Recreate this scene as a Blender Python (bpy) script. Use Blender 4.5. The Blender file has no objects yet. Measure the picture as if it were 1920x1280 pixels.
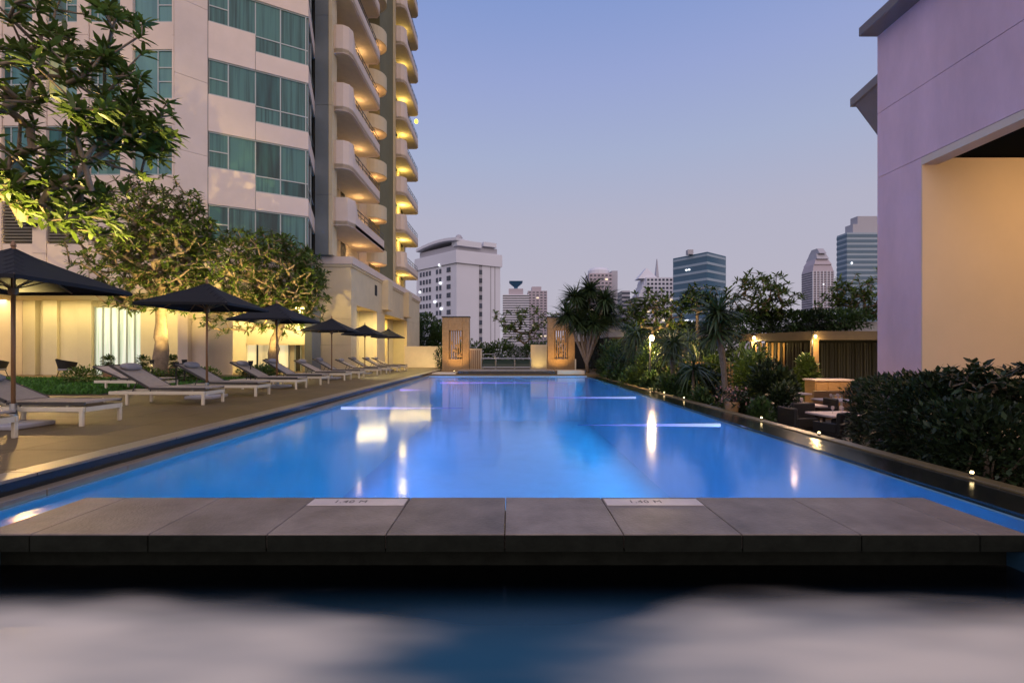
import bpy, bmesh, math, random
import numpy as np
from mathutils import Vector, Matrix
R = math.radians
S = bpy.context.scene
C = S.collection

# ------------------------------------------------------------------ camera, sky, sun, exposure
F, VX, VY, CH = 880.0, 955.0, 660.0, 1.2          # focal length in photo pixels, vanishing point, eye height
cam = bpy.data.cameras.new('camera'); camo = bpy.data.objects.new('camera', cam); C.objects.link(camo)
camo.location = (0, 0, CH); camo.rotation_euler = (R(90), 0, 0)
cam.sensor_width = 36; cam.lens = F / 1920 * 36
cam.shift_x = (960 - VX) / 1920; cam.shift_y = (VY - 640) / 1920
cam.clip_start = 0.05; cam.clip_end = 6000
S.camera = camo
W = bpy.data.worlds.new('World'); S.world = W; W.use_nodes = True
nt = W.node_tree; bg = nt.nodes['Background']
SUN_EL, SUN_ROT = 40.0, 168.0
sk = nt.nodes.new('ShaderNodeTexSky'); sk.sky_type = 'NISHITA'; sk.sun_disc = False
sk.sun_elevation = R(SUN_EL); sk.sun_rotation = R(SUN_ROT); sk.ozone_density = 3.0
tc = nt.nodes.new('ShaderNodeTexCoord'); sx = nt.nodes.new('ShaderNodeSeparateXYZ')
nt.links.new(tc.outputs['Generated'], sx.inputs[0])
rp = nt.nodes.new('ShaderNodeValToRGB'); nt.links.new(sx.outputs['Z'], rp.inputs[0])
el = rp.color_ramp.elements
el[0].position = 0.0; el[0].color = (3.75, 3.35, 3.95, 1)
el[1].position = 1.0; el[1].color = (0.9, 1.6, 4.2, 1)
for p, c in ((0.12, (3.75, 3.5, 4.15, 1)), (0.263, (3.55, 3.5, 4.4, 1)), (0.379, (3.0, 3.4, 4.85, 1)), (0.50, (2.45, 2.95, 5.1, 1)), (0.60, (1.85, 2.55, 4.95, 1))):
    e = el.new(p); e.color = c
ad = nt.nodes.new('ShaderNodeMix'); ad.data_type = 'RGBA'; ad.blend_type = 'MIX'; ad.inputs['Factor'].default_value = 0.96
nt.links.new(sk.outputs[0], ad.inputs['A']); nt.links.new(rp.outputs[0], ad.inputs['B'])
nt.links.new(ad.outputs['Result'], bg.inputs[0]); bg.inputs[1].default_value = 0.13
sl = bpy.data.lights.new('sun', 'SUN'); sl.energy = 1.75; sl.angle = R(100); sl.color = (1.0, 0.72, 0.54)
so = bpy.data.objects.new('sun', sl); C.objects.link(so)
so.rotation_euler = Vector((-math.sin(R(SUN_ROT)) * math.cos(R(SUN_EL)), -math.cos(R(SUN_ROT)) * math.cos(R(SUN_EL)), -math.sin(R(SUN_EL)))).to_track_quat('-Z', 'Y').to_euler()
vs = S.view_settings; vs.view_transform = 'Standard'; vs.look = 'None'; vs.exposure = 0.0; vs.gamma = 1.0
cy = S.cycles
cy.use_denoising = True; cy.max_bounces = 7; cy.diffuse_bounces = 3; cy.glossy_bounces = 3; cy.transmission_bounces = 3
cy.transparent_max_bounces = 12; cy.sample_clamp_indirect = 3.0; cy.caustics_reflective = False; cy.caustics_refractive = False
S.render.engine = 'CYCLES'

# ------------------------------------------------------------------ helpers
def PX(px, Y): return (px - VX) / F * Y
def PZ(py, Y): return CH - (py - VY) / F * Y
ORD = ['first', 'second', 'third', 'fourth', 'fifth', 'sixth', 'seventh', 'eighth', 'ninth', 'tenth', 'eleventh', 'twelfth', 'thirteenth', 'fourteenth']

def mat(name, col, rough=0.6, var=0.0, vscale=3.0, bump=0.0, bscale=40.0, metal=0.0, emit=None, estr=0.0, rnd=0.0, transl=0.0, spec=0.5, island=0.0, stretch=None):
    m = bpy.data.materials.new(name); m.use_nodes = True
    t = m.node_tree; p = t.nodes['Principled BSDF']; L = t.links
    p.inputs['Base Color'].default_value = (*col, 1); p.inputs['Roughness'].default_value = rough
    p.inputs['Metallic'].default_value = metal; p.inputs['Specular IOR Level'].default_value = spec
    fac = None
    def mul(a, b):
        n = t.nodes.new('ShaderNodeMath'); n.operation = 'MULTIPLY'; L.new(a, n.inputs[0]); L.new(b, n.inputs[1]); return n.outputs[0]
    def rng(sock, amt):
        n = t.nodes.new('ShaderNodeMapRange'); L.new(sock, n.inputs[0]); n.inputs[3].default_value = 1 - amt; n.inputs[4].default_value = 1 + amt; return n.outputs[0]
    co = t.nodes.new('ShaderNodeTexCoord').outputs['Object']
    if stretch:
        mp = t.nodes.new('ShaderNodeMapping'); mp.inputs['Scale'].default_value = stretch; L.new(co, mp.inputs[0]); co = mp.outputs[0]
    if var:
        n = t.nodes.new('ShaderNodeTexNoise'); n.inputs['Scale'].default_value = vscale; n.inputs['Detail'].default_value = 6; n.inputs['Roughness'].default_value = 0.65
        L.new(co, n.inputs[0]); fac = rng(n.outputs[0], var * 2)
    if rnd:
        f = rng(t.nodes.new('ShaderNodeObjectInfo').outputs['Random'], rnd); fac = mul(fac, f) if fac else f
    if island:
        f = rng(t.nodes.new('ShaderNodeNewGeometry').outputs['Random Per Island'], island); fac = mul(fac, f) if fac else f
    if fac:
        v = t.nodes.new('ShaderNodeVectorMath'); v.operation = 'SCALE'; v.inputs[0].default_value = col; L.new(fac, v.inputs['Scale']); L.new(v.outputs[0], p.inputs['Base Color'])
    if bump:
        n = t.nodes.new('ShaderNodeTexNoise'); n.inputs['Scale'].default_value = bscale; n.inputs['Detail'].default_value = 4; L.new(co, n.inputs[0])
        b = t.nodes.new('ShaderNodeBump'); b.inputs['Strength'].default_value = bump; b.inputs['Distance'].default_value = 0.02
        L.new(n.outputs[0], b.inputs['Height']); L.new(b.outputs[0], p.inputs['Normal'])
    if emit:
        p.inputs['Emission Color'].default_value = (*emit, 1); p.inputs['Emission Strength'].default_value = estr
    if transl:
        tr = t.nodes.new('ShaderNodeBsdfTranslucent'); mx = t.nodes.new('ShaderNodeMixShader'); mx.inputs[0].default_value = transl
        if fac: L.new(v.outputs[0], tr.inputs[0])
        else: tr.inputs[0].default_value = (*col, 1)
        L.new(p.outputs[0], mx.inputs[1]); L.new(tr.outputs[0], mx.inputs[2]); L.new(mx.outputs[0], t.nodes['Material Output'].inputs[0])
    return m

class MB:
    def __init__(s): s.v = []; s.f = []
    def add(s, vs, fs):
        o = len(s.v); s.v += [tuple(p) for p in vs]; s.f += [tuple(i + o for i in f) for f in fs]; return s
    def box(s, x0, x1, y0, y1, z0, z1):
        return s.add([(x0,y0,z0),(x1,y0,z0),(x1,y1,z0),(x0,y1,z0),(x0,y0,z1),(x1,y0,z1),(x1,y1,z1),(x0,y1,z1)],
                     [(0,3,2,1),(4,5,6,7),(0,1,5,4),(1,2,6,5),(2,3,7,6),(3,0,4,7)])
    def prism(s, poly, z0, z1):
        n = len(poly); return s.add([(x,y,z0) for x,y in poly] + [(x,y,z1) for x,y in poly],
            [tuple(range(n))[::-1], tuple(range(n, 2*n))] + [(i,(i+1)%n,n+(i+1)%n,n+i) for i in range(n)])
    def fbox(s, O, u, s0, s1, z0, z1, d0, d1):
        # oriented box on a facade: O plan origin, u plan unit direction, outward = (u.y,-u.x)
        n = (u[1], -u[0])
        P = lambda a, d, z: (O[0]+u[0]*a+n[0]*d, O[1]+u[1]*a+n[1]*d, z)
        return s.add([P(s0,d1,z0),P(s1,d1,z0),P(s1,d0,z0),P(s0,d0,z0),P(s0,d1,z1),P(s1,d1,z1),P(s1,d0,z1),P(s0,d0,z1)],
                     [(0,3,2,1),(4,5,6,7),(0,1,5,4),(1,2,6,5),(2,3,7,6),(3,0,4,7)])
    def tube(s, pts, rs, n=8, cap=True):
        pts = [Vector(p) for p in pts]
        if not isinstance(rs, (list, tuple)): rs = [rs]*len(pts)
        base = len(s.v); up = None
        for i, p in enumerate(pts):
            d = (pts[min(i+1,len(pts)-1)] - pts[max(i-1,0)]).normalized()
            if up is None: up = d.orthogonal().normalized()
            else:
                up = (up - d*up.dot(d)); up = up.normalized() if up.length > 1e-5 else d.orthogonal().normalized()
            w = d.cross(up)
            for k in range(n):
                a = 2*math.pi*k/n; s.v.append(tuple(p + (up*math.cos(a) + w*math.sin(a))*rs[i]))
        for i in range(len(pts)-1):
            for k in range(n):
                a = base+i*n+k; b = base+i*n+(k+1)%n; s.f.append((a, b, b+n, a+n))
        if cap:
            s.f.append(tuple(base+k for k in range(n))[::-1]); e = base+(len(pts)-1)*n; s.f.append(tuple(e+k for k in range(n)))
        return s
    def lathe(s, prof, n=16, c=(0,0,0)):
        base = len(s.v)
        for r, z in prof:
            for k in range(n):
                a = 2*math.pi*k/n; s.v.append((c[0]+r*math.cos(a), c[1]+r*math.sin(a), c[2]+z))
        for i in range(len(prof)-1):
            for k in range(n):
                a = base+i*n+k; b = base+i*n+(k+1)%n; s.f.append((a, b, b+n, a+n))
        s.f.append(tuple(base+k for k in range(n))[::-1]); e = base+(len(prof)-1)*n; s.f.append(tuple(e+k for k in range(n)))
        return s
    def mesh(s, name, m=None, smooth=False, bevel=0.0):
        me = bpy.data.meshes.new(name); me.from_pydata(s.v, [], s.f)
        if bevel:
            bm = bmesh.new(); bm.from_mesh(me); bmesh.ops.bevel(bm, geom=bm.edges[:], offset=bevel, segments=1, affect='EDGES'); bm.to_mesh(me); bm.free()
        if m: me.materials.append(m)
        if smooth: me.shade_smooth()
        me.update(); return me
    def build(s, name, m, parent=None, smooth=False, bevel=0.0, **k): return ob(name, s.mesh(name, m, smooth, bevel), parent, **k)

def ob(name, data, parent=None, label=None, cat=None, group=None, kind=None, loc=None, rot=None, scale=None):
    o = bpy.data.objects.new(name, data); C.objects.link(o)
    if parent is not None: o.parent = parent
    if loc: o.location = loc
    if rot: o.rotation_euler = rot
    if scale: o.scale = scale
    if label: o['label'] = label
    if cat: o['category'] = cat
    if group: o['group'] = group
    if kind: o['kind'] = kind
    return o
def empty(name, loc=(0,0,0), **k): return ob(name, None, loc=loc, **k)
def copy_tree(o, parent=None):
    c = o.copy(); C.objects.link(c); c.parent = parent
    for ch in list(o.children): copy_tree(ch, c)
    return c
def npmesh(name, V, Q, m, smooth=False):
    # V (n,3), Q (k,4) quads
    me = bpy.data.meshes.new(name); me.vertices.add(len(V)); me.vertices.foreach_set('co', np.asarray(V, np.float32).ravel())
    k = Q.shape[1]; me.loops.add(Q.size); me.loops.foreach_set('vertex_index', Q.astype(np.int32).ravel())
    me.polygons.add(len(Q)); me.polygons.foreach_set('loop_start', np.arange(0, Q.size, k, dtype=np.int32)); me.polygons.foreach_set('loop_total', np.full(len(Q), k, np.int32))
    me.materials.append(m); me.update(calc_edges=True); me.validate()
    if smooth: me.shade_smooth()
    return me
def lamp(name, typ, loc, energy, col, size=0.1, aim=None, spot=60, blend=0.6, sy=None):
    l = bpy.data.lights.new(name, typ); l.energy = energy; l.color = col
    if typ == 'AREA':
        l.size = size
        if sy: l.shape = 'RECTANGLE'; l.size_y = sy
    else: l.shadow_soft_size = size
    if typ == 'SPOT': l.spot_size = R(spot); l.spot_blend = blend
    o = bpy.data.objects.new(name, l); C.objects.link(o); o.location = loc
    if aim is not None: o.rotation_euler = (Vector(aim) - Vector(loc)).to_track_quat('-Z', 'Y').to_euler()
    return o

# ------------------------------------------------------------------ materials
M = {}
M['deck'] = mat('deck_stone', (0.155, 0.108, 0.05), 0.48, spec=0.18, var=0.22, vscale=2.2, bump=0.12, bscale=60, rnd=0.10)
M['coping'] = mat('coping_stone', (0.25, 0.20, 0.14), 0.35, var=0.2, vscale=3, bump=0.1, bscale=50, rnd=0.08)
M['granite'] = mat('dark_granite', (0.014, 0.015, 0.014), 0.14, var=0.3, vscale=12, bump=0.03, bscale=120)
M['rim'] = mat('rim_granite', (0.15, 0.115, 0.055), 0.32, var=0.3, vscale=6, bump=0.08, bscale=60)
M['walk'] = mat('walkway_stone', (0.205, 0.17, 0.145), 0.48, var=0.42, vscale=2.6, bump=0.3, bscale=45, rnd=0.16)
M['walkedge'] = mat('walkway_edge', (0.012, 0.014, 0.011), 0.7, var=0.35, vscale=8, bump=0.2, bscale=40, spec=0.05)
M['plaque'] = mat('plaque_enamel', (0.62, 0.55, 0.52), 0.4, var=0.12, vscale=6)
M['ink'] = mat('plaque_ink', (0.08, 0.07, 0.07), 0.6)
M['pooltile'] = mat('pool_tile', (0.30, 0.50, 0.66), 0.5, var=0.08, vscale=1.5)
M['plaster'] = mat('tower_plaster', (0.73, 0.60, 0.50), 0.8, var=0.07, vscale=0.9, bump=0.1, bscale=25, rnd=0.03)
M['plaster2'] = mat('podium_stone', (0.66, 0.55, 0.35), 0.75, var=0.08, vscale=1.2, bump=0.1, bscale=30, rnd=0.03)
M['core'] = mat('tower_core', (0.14, 0.13, 0.11), 0.9, var=0.1)
M['greycol'] = mat('grey_column', (0.19, 0.215, 0.215), 0.6, var=0.15, vscale=0.6, bump=0.05)
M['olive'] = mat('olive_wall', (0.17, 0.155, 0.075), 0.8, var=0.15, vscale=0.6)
M['soffit'] = mat('balcony_soffit', (0.68, 0.56, 0.38), 0.85, var=0.1)
M['mull'] = mat('window_mullion', (0.36, 0.40, 0.38), 0.4, metal=0.3)
M['darkglass'] = mat('dark_glass', (0.012, 0.018, 0.018), 0.08, spec=0.7)
M['railm'] = mat('railing_metal', (0.10, 0.10, 0.10), 0.4, metal=0.6)
M['louvre'] = mat('louvre_metal', (0.16, 0.14, 0.10), 0.5)
M['panel'] = mat('beige_panel', (0.60, 0.53, 0.36), 0.7, var=0.05, vscale=1.5, rnd=0.06)
M['fabric'] = mat('black_canvas', (0.0035, 0.0045, 0.008), 0.85, var=0.2, vscale=5, bump=0.1, bscale=200)
M['wood'] = mat('umbrella_wood', (0.25, 0.13, 0.055), 0.4, var=0.2, vscale=8, stretch=(6,6,0.6))
M['white'] = mat('lounger_frame_paint', (0.72, 0.64, 0.48), 0.4, var=0.05, vscale=10)
M['sling'] = mat('sling_fabric', (0.42, 0.35, 0.28), 0.85, var=0.12, vscale=25, bump=0.2, bscale=250)
M['slingdark'] = mat('sling_frame', (0.05, 0.045, 0.04), 0.5)
M['pillow'] = mat('pillow_fabric', (0.30, 0.28, 0.28), 0.9, var=0.1, vscale=15, bump=0.15, bscale=150)
M['grass'] = mat('lawn_grass', (0.055, 0.16, 0.02), 0.7, island=0.4, transl=0.3)
M['soil'] = mat('soil', (0.05, 0.04, 0.025), 0.9, var=0.3, vscale=6, bump=0.4, bscale=20)
M['bark'] = mat('plumeria_bark', (0.24, 0.175, 0.115), 0.85, var=0.35, vscale=7, bump=0.6, bscale=14)
M['barkd'] = mat('dark_bark', (0.15, 0.115, 0.075), 0.85, var=0.35, vscale=9, bump=0.6, bscale=18)
M['leafp'] = mat('plumeria_leaf', (0.095, 0.145, 0.024), 0.42, island=0.6, transl=0.4)
M['leafd'] = mat('dark_leaf', (0.05, 0.095, 0.024), 0.45, island=0.5, transl=0.2)
M['leafh'] = mat('hedge_leaf', (0.026, 0.046, 0.015), 0.5, island=0.6, transl=0.2)
M['leafy'] = mat('bright_leaf', (0.11, 0.17, 0.03), 0.5, island=0.5, transl=0.3)
M['leafpalm'] = mat('dracaena_leaf', (0.045, 0.075, 0.025), 0.42, island=0.5, transl=0.2)
M['flower'] = mat('pink_flower', (0.55, 0.30, 0.28), 0.7, island=0.4, transl=0.3)
M['carved'] = mat('carved_sandstone', (0.36, 0.24, 0.12), 0.8, var=0.25, vscale=7, bump=0.7, bscale=18)
M['wallb'] = mat('boundary_plaster', (0.62, 0.50, 0.33), 0.8, var=0.1, vscale=1.5)
M['tim'] = mat('terrace_timber', (0.30, 0.18, 0.08), 0.5, var=0.25, vscale=4, stretch=(1,1,8))
M['dkslat'] = mat('dark_slat', (0.035, 0.033, 0.028), 0.6, rnd=0.35)
M['backdark'] = mat('pavilion_back', (0.02, 0.02, 0.018), 0.8)
M['concrete'] = mat('roof_concrete', (0.42, 0.41, 0.42), 0.8, var=0.12, vscale=2)
M['beam'] = mat('pavilion_beam', (0.085, 0.06, 0.032), 0.6, var=0.2, vscale=3)
M['lav'] = mat('lavender_render', (0.69, 0.47, 0.49), 0.85, var=0.17, vscale=0.9, bump=0.14, bscale=50, stretch=(1, 1, 0.3))
M['peach'] = mat('recess_render', (0.66, 0.53, 0.39), 0.85, var=0.05, vscale=0.8, bump=0.05, bscale=60)
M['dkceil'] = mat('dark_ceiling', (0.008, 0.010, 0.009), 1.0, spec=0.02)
M['eave'] = mat('eave_metal', (0.17, 0.15, 0.15), 0.5, var=0.1)
M['ground'] = mat('city_ground', (0.05, 0.055, 0.04), 0.9, var=0.3, vscale=0.05)
M['terr'] = mat('terrace_stone', (0.16, 0.13, 0.09), 0.5, var=0.2, vscale=2)
M['wicker'] = mat('black_wicker', (0.018, 0.016, 0.014), 0.6, bump=0.4, bscale=120)
M['linen'] = mat('table_linen', (0.60, 0.48, 0.44), 0.7, var=0.05)
M['steel'] = mat('brushed_steel', (0.45, 0.45, 0.45), 0.3, metal=0.9)
M['pot'] = mat('terracotta_pot', (0.36, 0.20, 0.12), 0.8, var=0.15, vscale=8)
M['glow'] = mat('lamp_glow', (1, 0.8, 0.5), 0.5, emit=(1.0, 0.66, 0.26), estr=7)
M['glowrim'] = mat('rim_lamp_glow', (1, 0.8, 0.5), 0.5, emit=(1.0, 0.74, 0.34), estr=7)
M['glowcool'] = mat('city_lamp_glow', (1, 1, 1), 0.5, emit=(0.9, 0.95, 1.0), estr=1.2)
M['fix'] = mat('fixture_metal', (0.03, 0.03, 0.03), 0.4, metal=0.5)

def curtain_mat(name, col, dk, estr=0.0, ecol=None, freq=9.0):
    # glass pane with a hanging curtain behind it: soft vertical folds, glossy outer face
    m = bpy.data.materials.new(name); m.use_nodes = True; t = m.node_tree; p = t.nodes['Principled BSDF']; L = t.links
    co = t.nodes.new('ShaderNodeTexCoord'); mp = t.nodes.new('ShaderNodeMapping'); mp.inputs['Scale'].default_value = (freq, freq, 0.25); L.new(co.outputs['Object'], mp.inputs[0])
    n = t.nodes.new('ShaderNodeTexNoise'); n.inputs['Scale'].default_value = 1.0; n.inputs['Detail'].default_value = 3; L.new(mp.outputs[0], n.inputs[0])
    oi = t.nodes.new('ShaderNodeObjectInfo'); a = t.nodes.new('ShaderNodeMath'); a.operation = 'MULTIPLY_ADD'; L.new(oi.outputs['Random'], a.inputs[0]); a.inputs[1].default_value = 0.25; L.new(n.outputs[0], a.inputs[2])
    r = t.nodes.new('ShaderNodeValToRGB'); L.new(a.outputs[0], r.inputs[0]); r.color_ramp.elements[0].position = 0.38; r.color_ramp.elements[1].position = 0.72
    r.color_ramp.elements[0].color = (*dk, 1); r.color_ramp.elements[1].color = (*col, 1); L.new(r.outputs[0], p.inputs['Base Color'])
    p.inputs['Roughness'].default_value = 0.5; p.inputs['Coat Weight'].default_value = 0.55; p.inputs['Coat Roughness'].default_value = 0.03; p.inputs['Coat IOR'].default_value = 1.5; p.inputs['Specular IOR Level'].default_value = 0.15
    if estr: L.new(r.outputs[0], p.inputs['Emission Color']); p.inputs['Emission Strength'].default_value = estr
    return m
M['pane'] = curtain_mat('teal_pane', (0.06, 0.175, 0.155), (0.014, 0.052, 0.05))
M['pane_a'] = curtain_mat('blue_teal_pane', (0.10, 0.26, 0.25), (0.055, 0.165, 0.175), freq=4)
M['pane_b'] = curtain_mat('pale_curtain_pane', (0.12, 0.26, 0.22), (0.05, 0.14, 0.12), freq=6)
M['pane_c'] = curtain_mat('open_curtain_pane', (0.03, 0.13, 0.12), (0.004, 0.022, 0.024), freq=3)
M['glintpane'] = curtain_mat('yellow_reflection_pane', (0.5, 0.42, 0.12), (0.06, 0.16, 0.12), estr=0.35, freq=3)  # yellow reflection painted into a few panes as a faint glow
M['litglass'] = curtain_mat('lit_sheer_curtain', (0.86, 0.93, 0.88), (0.42, 0.52, 0.44), estr=0.62, freq=6)
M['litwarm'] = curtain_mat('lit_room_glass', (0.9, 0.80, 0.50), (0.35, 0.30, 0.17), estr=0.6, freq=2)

# --- water
def water_mat(name, ior, rough, tint, dark=None, foam=False):
    m = bpy.data.materials.new(name); m.use_nodes = True; t = m.node_tree; L = t.links
    t.nodes.remove(t.nodes['Principled BSDF']); out = t.nodes['Material Output']
    gl = t.nodes.new('ShaderNodeBsdfGlossy'); gl.inputs['Roughness'].default_value = rough
    fr = t.nodes.new('ShaderNodeFresnel'); fr.inputs['IOR'].default_value = ior
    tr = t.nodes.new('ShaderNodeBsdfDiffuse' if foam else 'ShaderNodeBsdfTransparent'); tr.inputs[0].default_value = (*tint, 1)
    mx = t.nodes.new('ShaderNodeMixShader'); L.new(fr.outputs[0], mx.inputs[0]); L.new(tr.outputs[0], mx.inputs[1]); L.new(gl.outputs[0], mx.inputs[2])
    co = t.nodes.new('ShaderNodeTexCoord')
    n = t.nodes.new('ShaderNodeTexNoise'); n.inputs['Scale'].default_value = 2.6; n.inputs['Detail'].default_value = 3; L.new(co.outputs['Object'], n.inputs[0])
    b = t.nodes.new('ShaderNodeBump'); b.inputs['Strength'].default_value = 0.05; b.inputs['Distance'].default_value = 0.03; L.new(n.outputs[0], b.inputs['Height'])
    L.new(b.outputs[0], gl.inputs['Normal'])
    last = mx.outputs[0]
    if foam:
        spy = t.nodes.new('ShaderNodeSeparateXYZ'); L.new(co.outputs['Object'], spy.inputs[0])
        rb = t.nodes.new('ShaderNodeMapRange'); rb.interpolation_type = 'SMOOTHSTEP'; L.new(spy.outputs['Y'], rb.inputs[0]); rb.inputs[1].default_value = 2.2; rb.inputs[2].default_value = 2.95; rb.inputs[3].default_value = 1.0; rb.inputs[4].default_value = 0.0  # body colour thins towards the walkway, painting the shade beside it
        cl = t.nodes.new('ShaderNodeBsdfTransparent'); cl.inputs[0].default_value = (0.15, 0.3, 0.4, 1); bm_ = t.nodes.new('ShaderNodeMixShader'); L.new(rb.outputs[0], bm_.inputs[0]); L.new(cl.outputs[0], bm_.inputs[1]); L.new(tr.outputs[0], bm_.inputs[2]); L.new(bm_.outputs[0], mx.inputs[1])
    if foam:
        # churned white water left by the jets: soft drifting patches that leave a clear channel in the middle
        sp = t.nodes.new('ShaderNodeSeparateXYZ'); L.new(co.outputs['Object'], sp.inputs[0])
        mp = t.nodes.new('ShaderNodeMapping'); mp.inputs['Rotation'].default_value = (0, 0, R(28)); mp.inputs['Scale'].default_value = (0.8, 2.6, 1); L.new(co.outputs['Object'], mp.inputs[0])
        nf = t.nodes.new('ShaderNodeTexNoise'); nf.inputs['Scale'].default_value = 0.95; nf.inputs['Detail'].default_value = 1.2; nf.inputs['Roughness'].default_value = 0.45; L.new(mp.outputs[0], nf.inputs[0])
        ax = t.nodes.new('ShaderNodeMath'); ax.operation = 'ABSOLUTE'; L.new(sp.outputs['X'], ax.inputs[0])
        def rangen(src, a, b2, c, d, smooth=True):
            r = t.nodes.new('ShaderNodeMapRange'); r.interpolation_type = 'SMOOTHSTEP' if smooth else 'LINEAR'
            L.new(src, r.inputs[0]); r.inputs[1].default_value = a; r.inputs[2].default_value = b2; r.inputs[3].default_value = c; r.inputs[4].default_value = d; return r.outputs[0]
        chan = rangen(ax.outputs[0], 0.0, 1.3, -1.15, 0.25)
        edge = rangen(sp.outputs['Y'], 2.3, 3.1, 0.0, -1.9)
        s1 = t.nodes.new('ShaderNodeMath'); s1.operation = 'ADD'; L.new(chan, s1.inputs[0]); L.new(edge, s1.inputs[1])
        nf2 = t.nodes.new('ShaderNodeTexNoise'); nf2.inputs['Scale'].default_value = 2.4; nf2.inputs['Detail'].default_value = 0.5; L.new(mp.outputs[0], nf2.inputs[0])
        am = t.nodes.new('ShaderNodeMath'); am.operation = 'MULTIPLY_ADD'; L.new(nf.outputs[0], am.inputs[0]); am.inputs[1].default_value = 1.9; am.inputs[2].default_value = -0.42
        am2 = t.nodes.new('ShaderNodeMath'); am2.operation = 'MULTIPLY_ADD'; L.new(nf2.outputs[0], am2.inputs[0]); am2.inputs[1].default_value = 0.7; L.new(am.outputs[0], am2.inputs[2])
        s2 = t.nodes.new('ShaderNodeMath'); s2.operation = 'ADD'; L.new(s1.outputs[0], s2.inputs[0]); L.new(am2.outputs[0], s2.inputs[1])
        msk = rangen(s2.outputs[0], -0.45, 1.55, 0.0, 0.84)
        df = t.nodes.new('ShaderNodeBsdfDiffuse'); df.inputs[0].default_value = (0.95, 0.85, 0.66, 1)
        m2 = t.nodes.new('ShaderNodeMixShader'); L.new(msk, m2.inputs[0]); L.new(last, m2.inputs[1]); L.new(df.outputs[0], m2.inputs[2]); last = m2.outputs[0]
    L.new(last, out.inputs[0]); return m
M['water'] = water_mat('pool_water', 1.48, 0.105, (0.62, 0.86, 1.0))
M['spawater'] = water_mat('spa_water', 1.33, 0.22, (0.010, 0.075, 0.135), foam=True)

# ------------------------------------------------------------------ ground, pool, decks
MB().add([(-2500,-400,-2.6),(2500,-400,-2.6),(2500,3500,-2.6),(-2500,3500,-2.6)], [(0,1,2,3)]).build('ground', M['ground'], kind='structure')
XL, XR, WZ = -4.15, 4.0, -0.08
PY0, PY1 = -4.0, 24.5
# basin: floor and walls
basin = MB()
basin.box(XL-0.02, XR+0.02, PY0, PY1, -2.5, -2.4)
bw_ = MB(); bw_.box(XL-0.17, XL, PY0, PY1, -2.5, -0.10).box(XL-0.17, XR+0.05, PY1, PY1+0.3, -2.5, -0.06).box(XR, XR+0.05, PY0, PY1, -2.5, -0.115)
basin.build('pool_basin', M['pooltile'], kind='structure')
bw_.build('pool_wall', mat('pool_wall_tile_lightened', (0.44, 0.65, 0.78), 0.5, var=0.06, vscale=2), kind='structure')  # wall tile coloured lighter to make up for weaker light on the walls
WX0, WX1, WY0, WY1 = -3.5, 3.42, 3.1, 3.88
MB().add([(XL,WY1,WZ),(XR,WY1,WZ),(XR,PY1,WZ),(XL,PY1,WZ),(WX0,WY1,WZ),(WX1,WY1,WZ),(XL,PY0,WZ),(WX0,PY0,WZ),(WX1,PY0,WZ),(XR,PY0,WZ)],
         [(0,4,5,1,2,3),(6,7,4,0),(8,9,1,5)]).build('pool_water', M['water'], kind='structure')
# left edge: dark riser, stone ledge in pieces, deck edge strip
MB().box(-4.42, -4.325, PY0, 47, -1.4, 0.096).build('deck_riser', M['granite'], kind='structure')
ledge = empty('pool_ledge', kind='structure')
lm = MB().box(-0.072, 0.072, 0, 0.893, -0.10, 0.0).mesh('ledge_stone', M['coping'], bevel=0.004)
y = PY0 + 0.15
while y < PY1:
    ob('ledge_stone', lm, ledge, loc=(-4.252, y, -0.035)); y += 0.9
deck = MB().box(-45, -4.62, PY0, 47, -1.4, 0.085).build('pool_deck', M['deck'], kind='structure')
em = MB().box(-0.145, 0.145, 0.002, 0.898, -0.03, 0.0).mesh('edge_stone', M['coping'], bevel=0.004)
MB().box(-4.62, -4.42, PY0, 47, -1.4, 0.062).build('deck_edge_bed', M['granite'], deck)
y = PY0 + 0.2
while y < 30:
    ob('edge_stone', em, deck, loc=(-4.468, y, 0.101)); y += 0.9
tm = MB().box(0.004, 0.896, 0.004, 0.896, -0.02, 0.0).mesh('deck_tile', M['deck'], bevel=0.003)
for j in range(34):
    for i in range(8 if j < 22 else 7):
        ob('deck_tile', tm, deck, loc=(-5.522 - i*0.9, 2.6 + j*0.9, 0.1))
# right edge: wet dark ledge, rim, retaining wall
MB().box(XR+0.05, 4.60, PY0, PY1+0.3, -1.4, -0.077).build('overflow_ledge', M['granite'], kind='structure')
rimp = MB().box(4.60, 4.78, PY0, PY1+0.3, -1.4, -0.09).build('pool_rim', M['rim'], kind='structure')
rm = MB().box(0, 0.176, 0.003, 1.197, -0.03, 0.0).mesh('rim_stone', M['rim'], bevel=0.006)
y = PY0
while y < PY1 - 1:
    ob('rim_stone', rm, rimp, loc=(4.602, y, -0.058)); y += 1.2
# walkway island between pool and spa
walk = MB().box(WX0-0.05, WX1+0.05, WY0+0.10, WY1-0.03, -1.4, -0.10).build('walkway', M['walkedge'], kind='structure')
joints = [-3.5, -3.16, -2.38, -1.60, -0.815, -0.03, 0.755, 1.535, 2.32, 3.10, 3.42]
for a, b in zip(joints[:-1], joints[1:]):
    pl = abs(a+1.60) < .01 or abs(a-0.755) < .01
    MB().box(a+0.003, b-0.003, WY0, 3.665 if pl else WY1, -0.10, 0.0).build('paving_slab', M['walk'], walk, bevel=0.004)
    MB().box(a+0.004, b-0.004, WY0-0.012, WY0+0.02, -0.115, -0.008).build('edge_slab', M['walkedge'], walk, bevel=0.003)
    if pl:
        MB().box(a+0.003, b-0.003, 3.832, WY1, -0.10, 0.0).build('paving_slab', M['walk'], walk, bevel=0.004)
        MB().box(a+0.003, b-0.003, 3.667, 3.83, -0.10, -0.002).build('paving_slab', M['walk'], walk)
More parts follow.
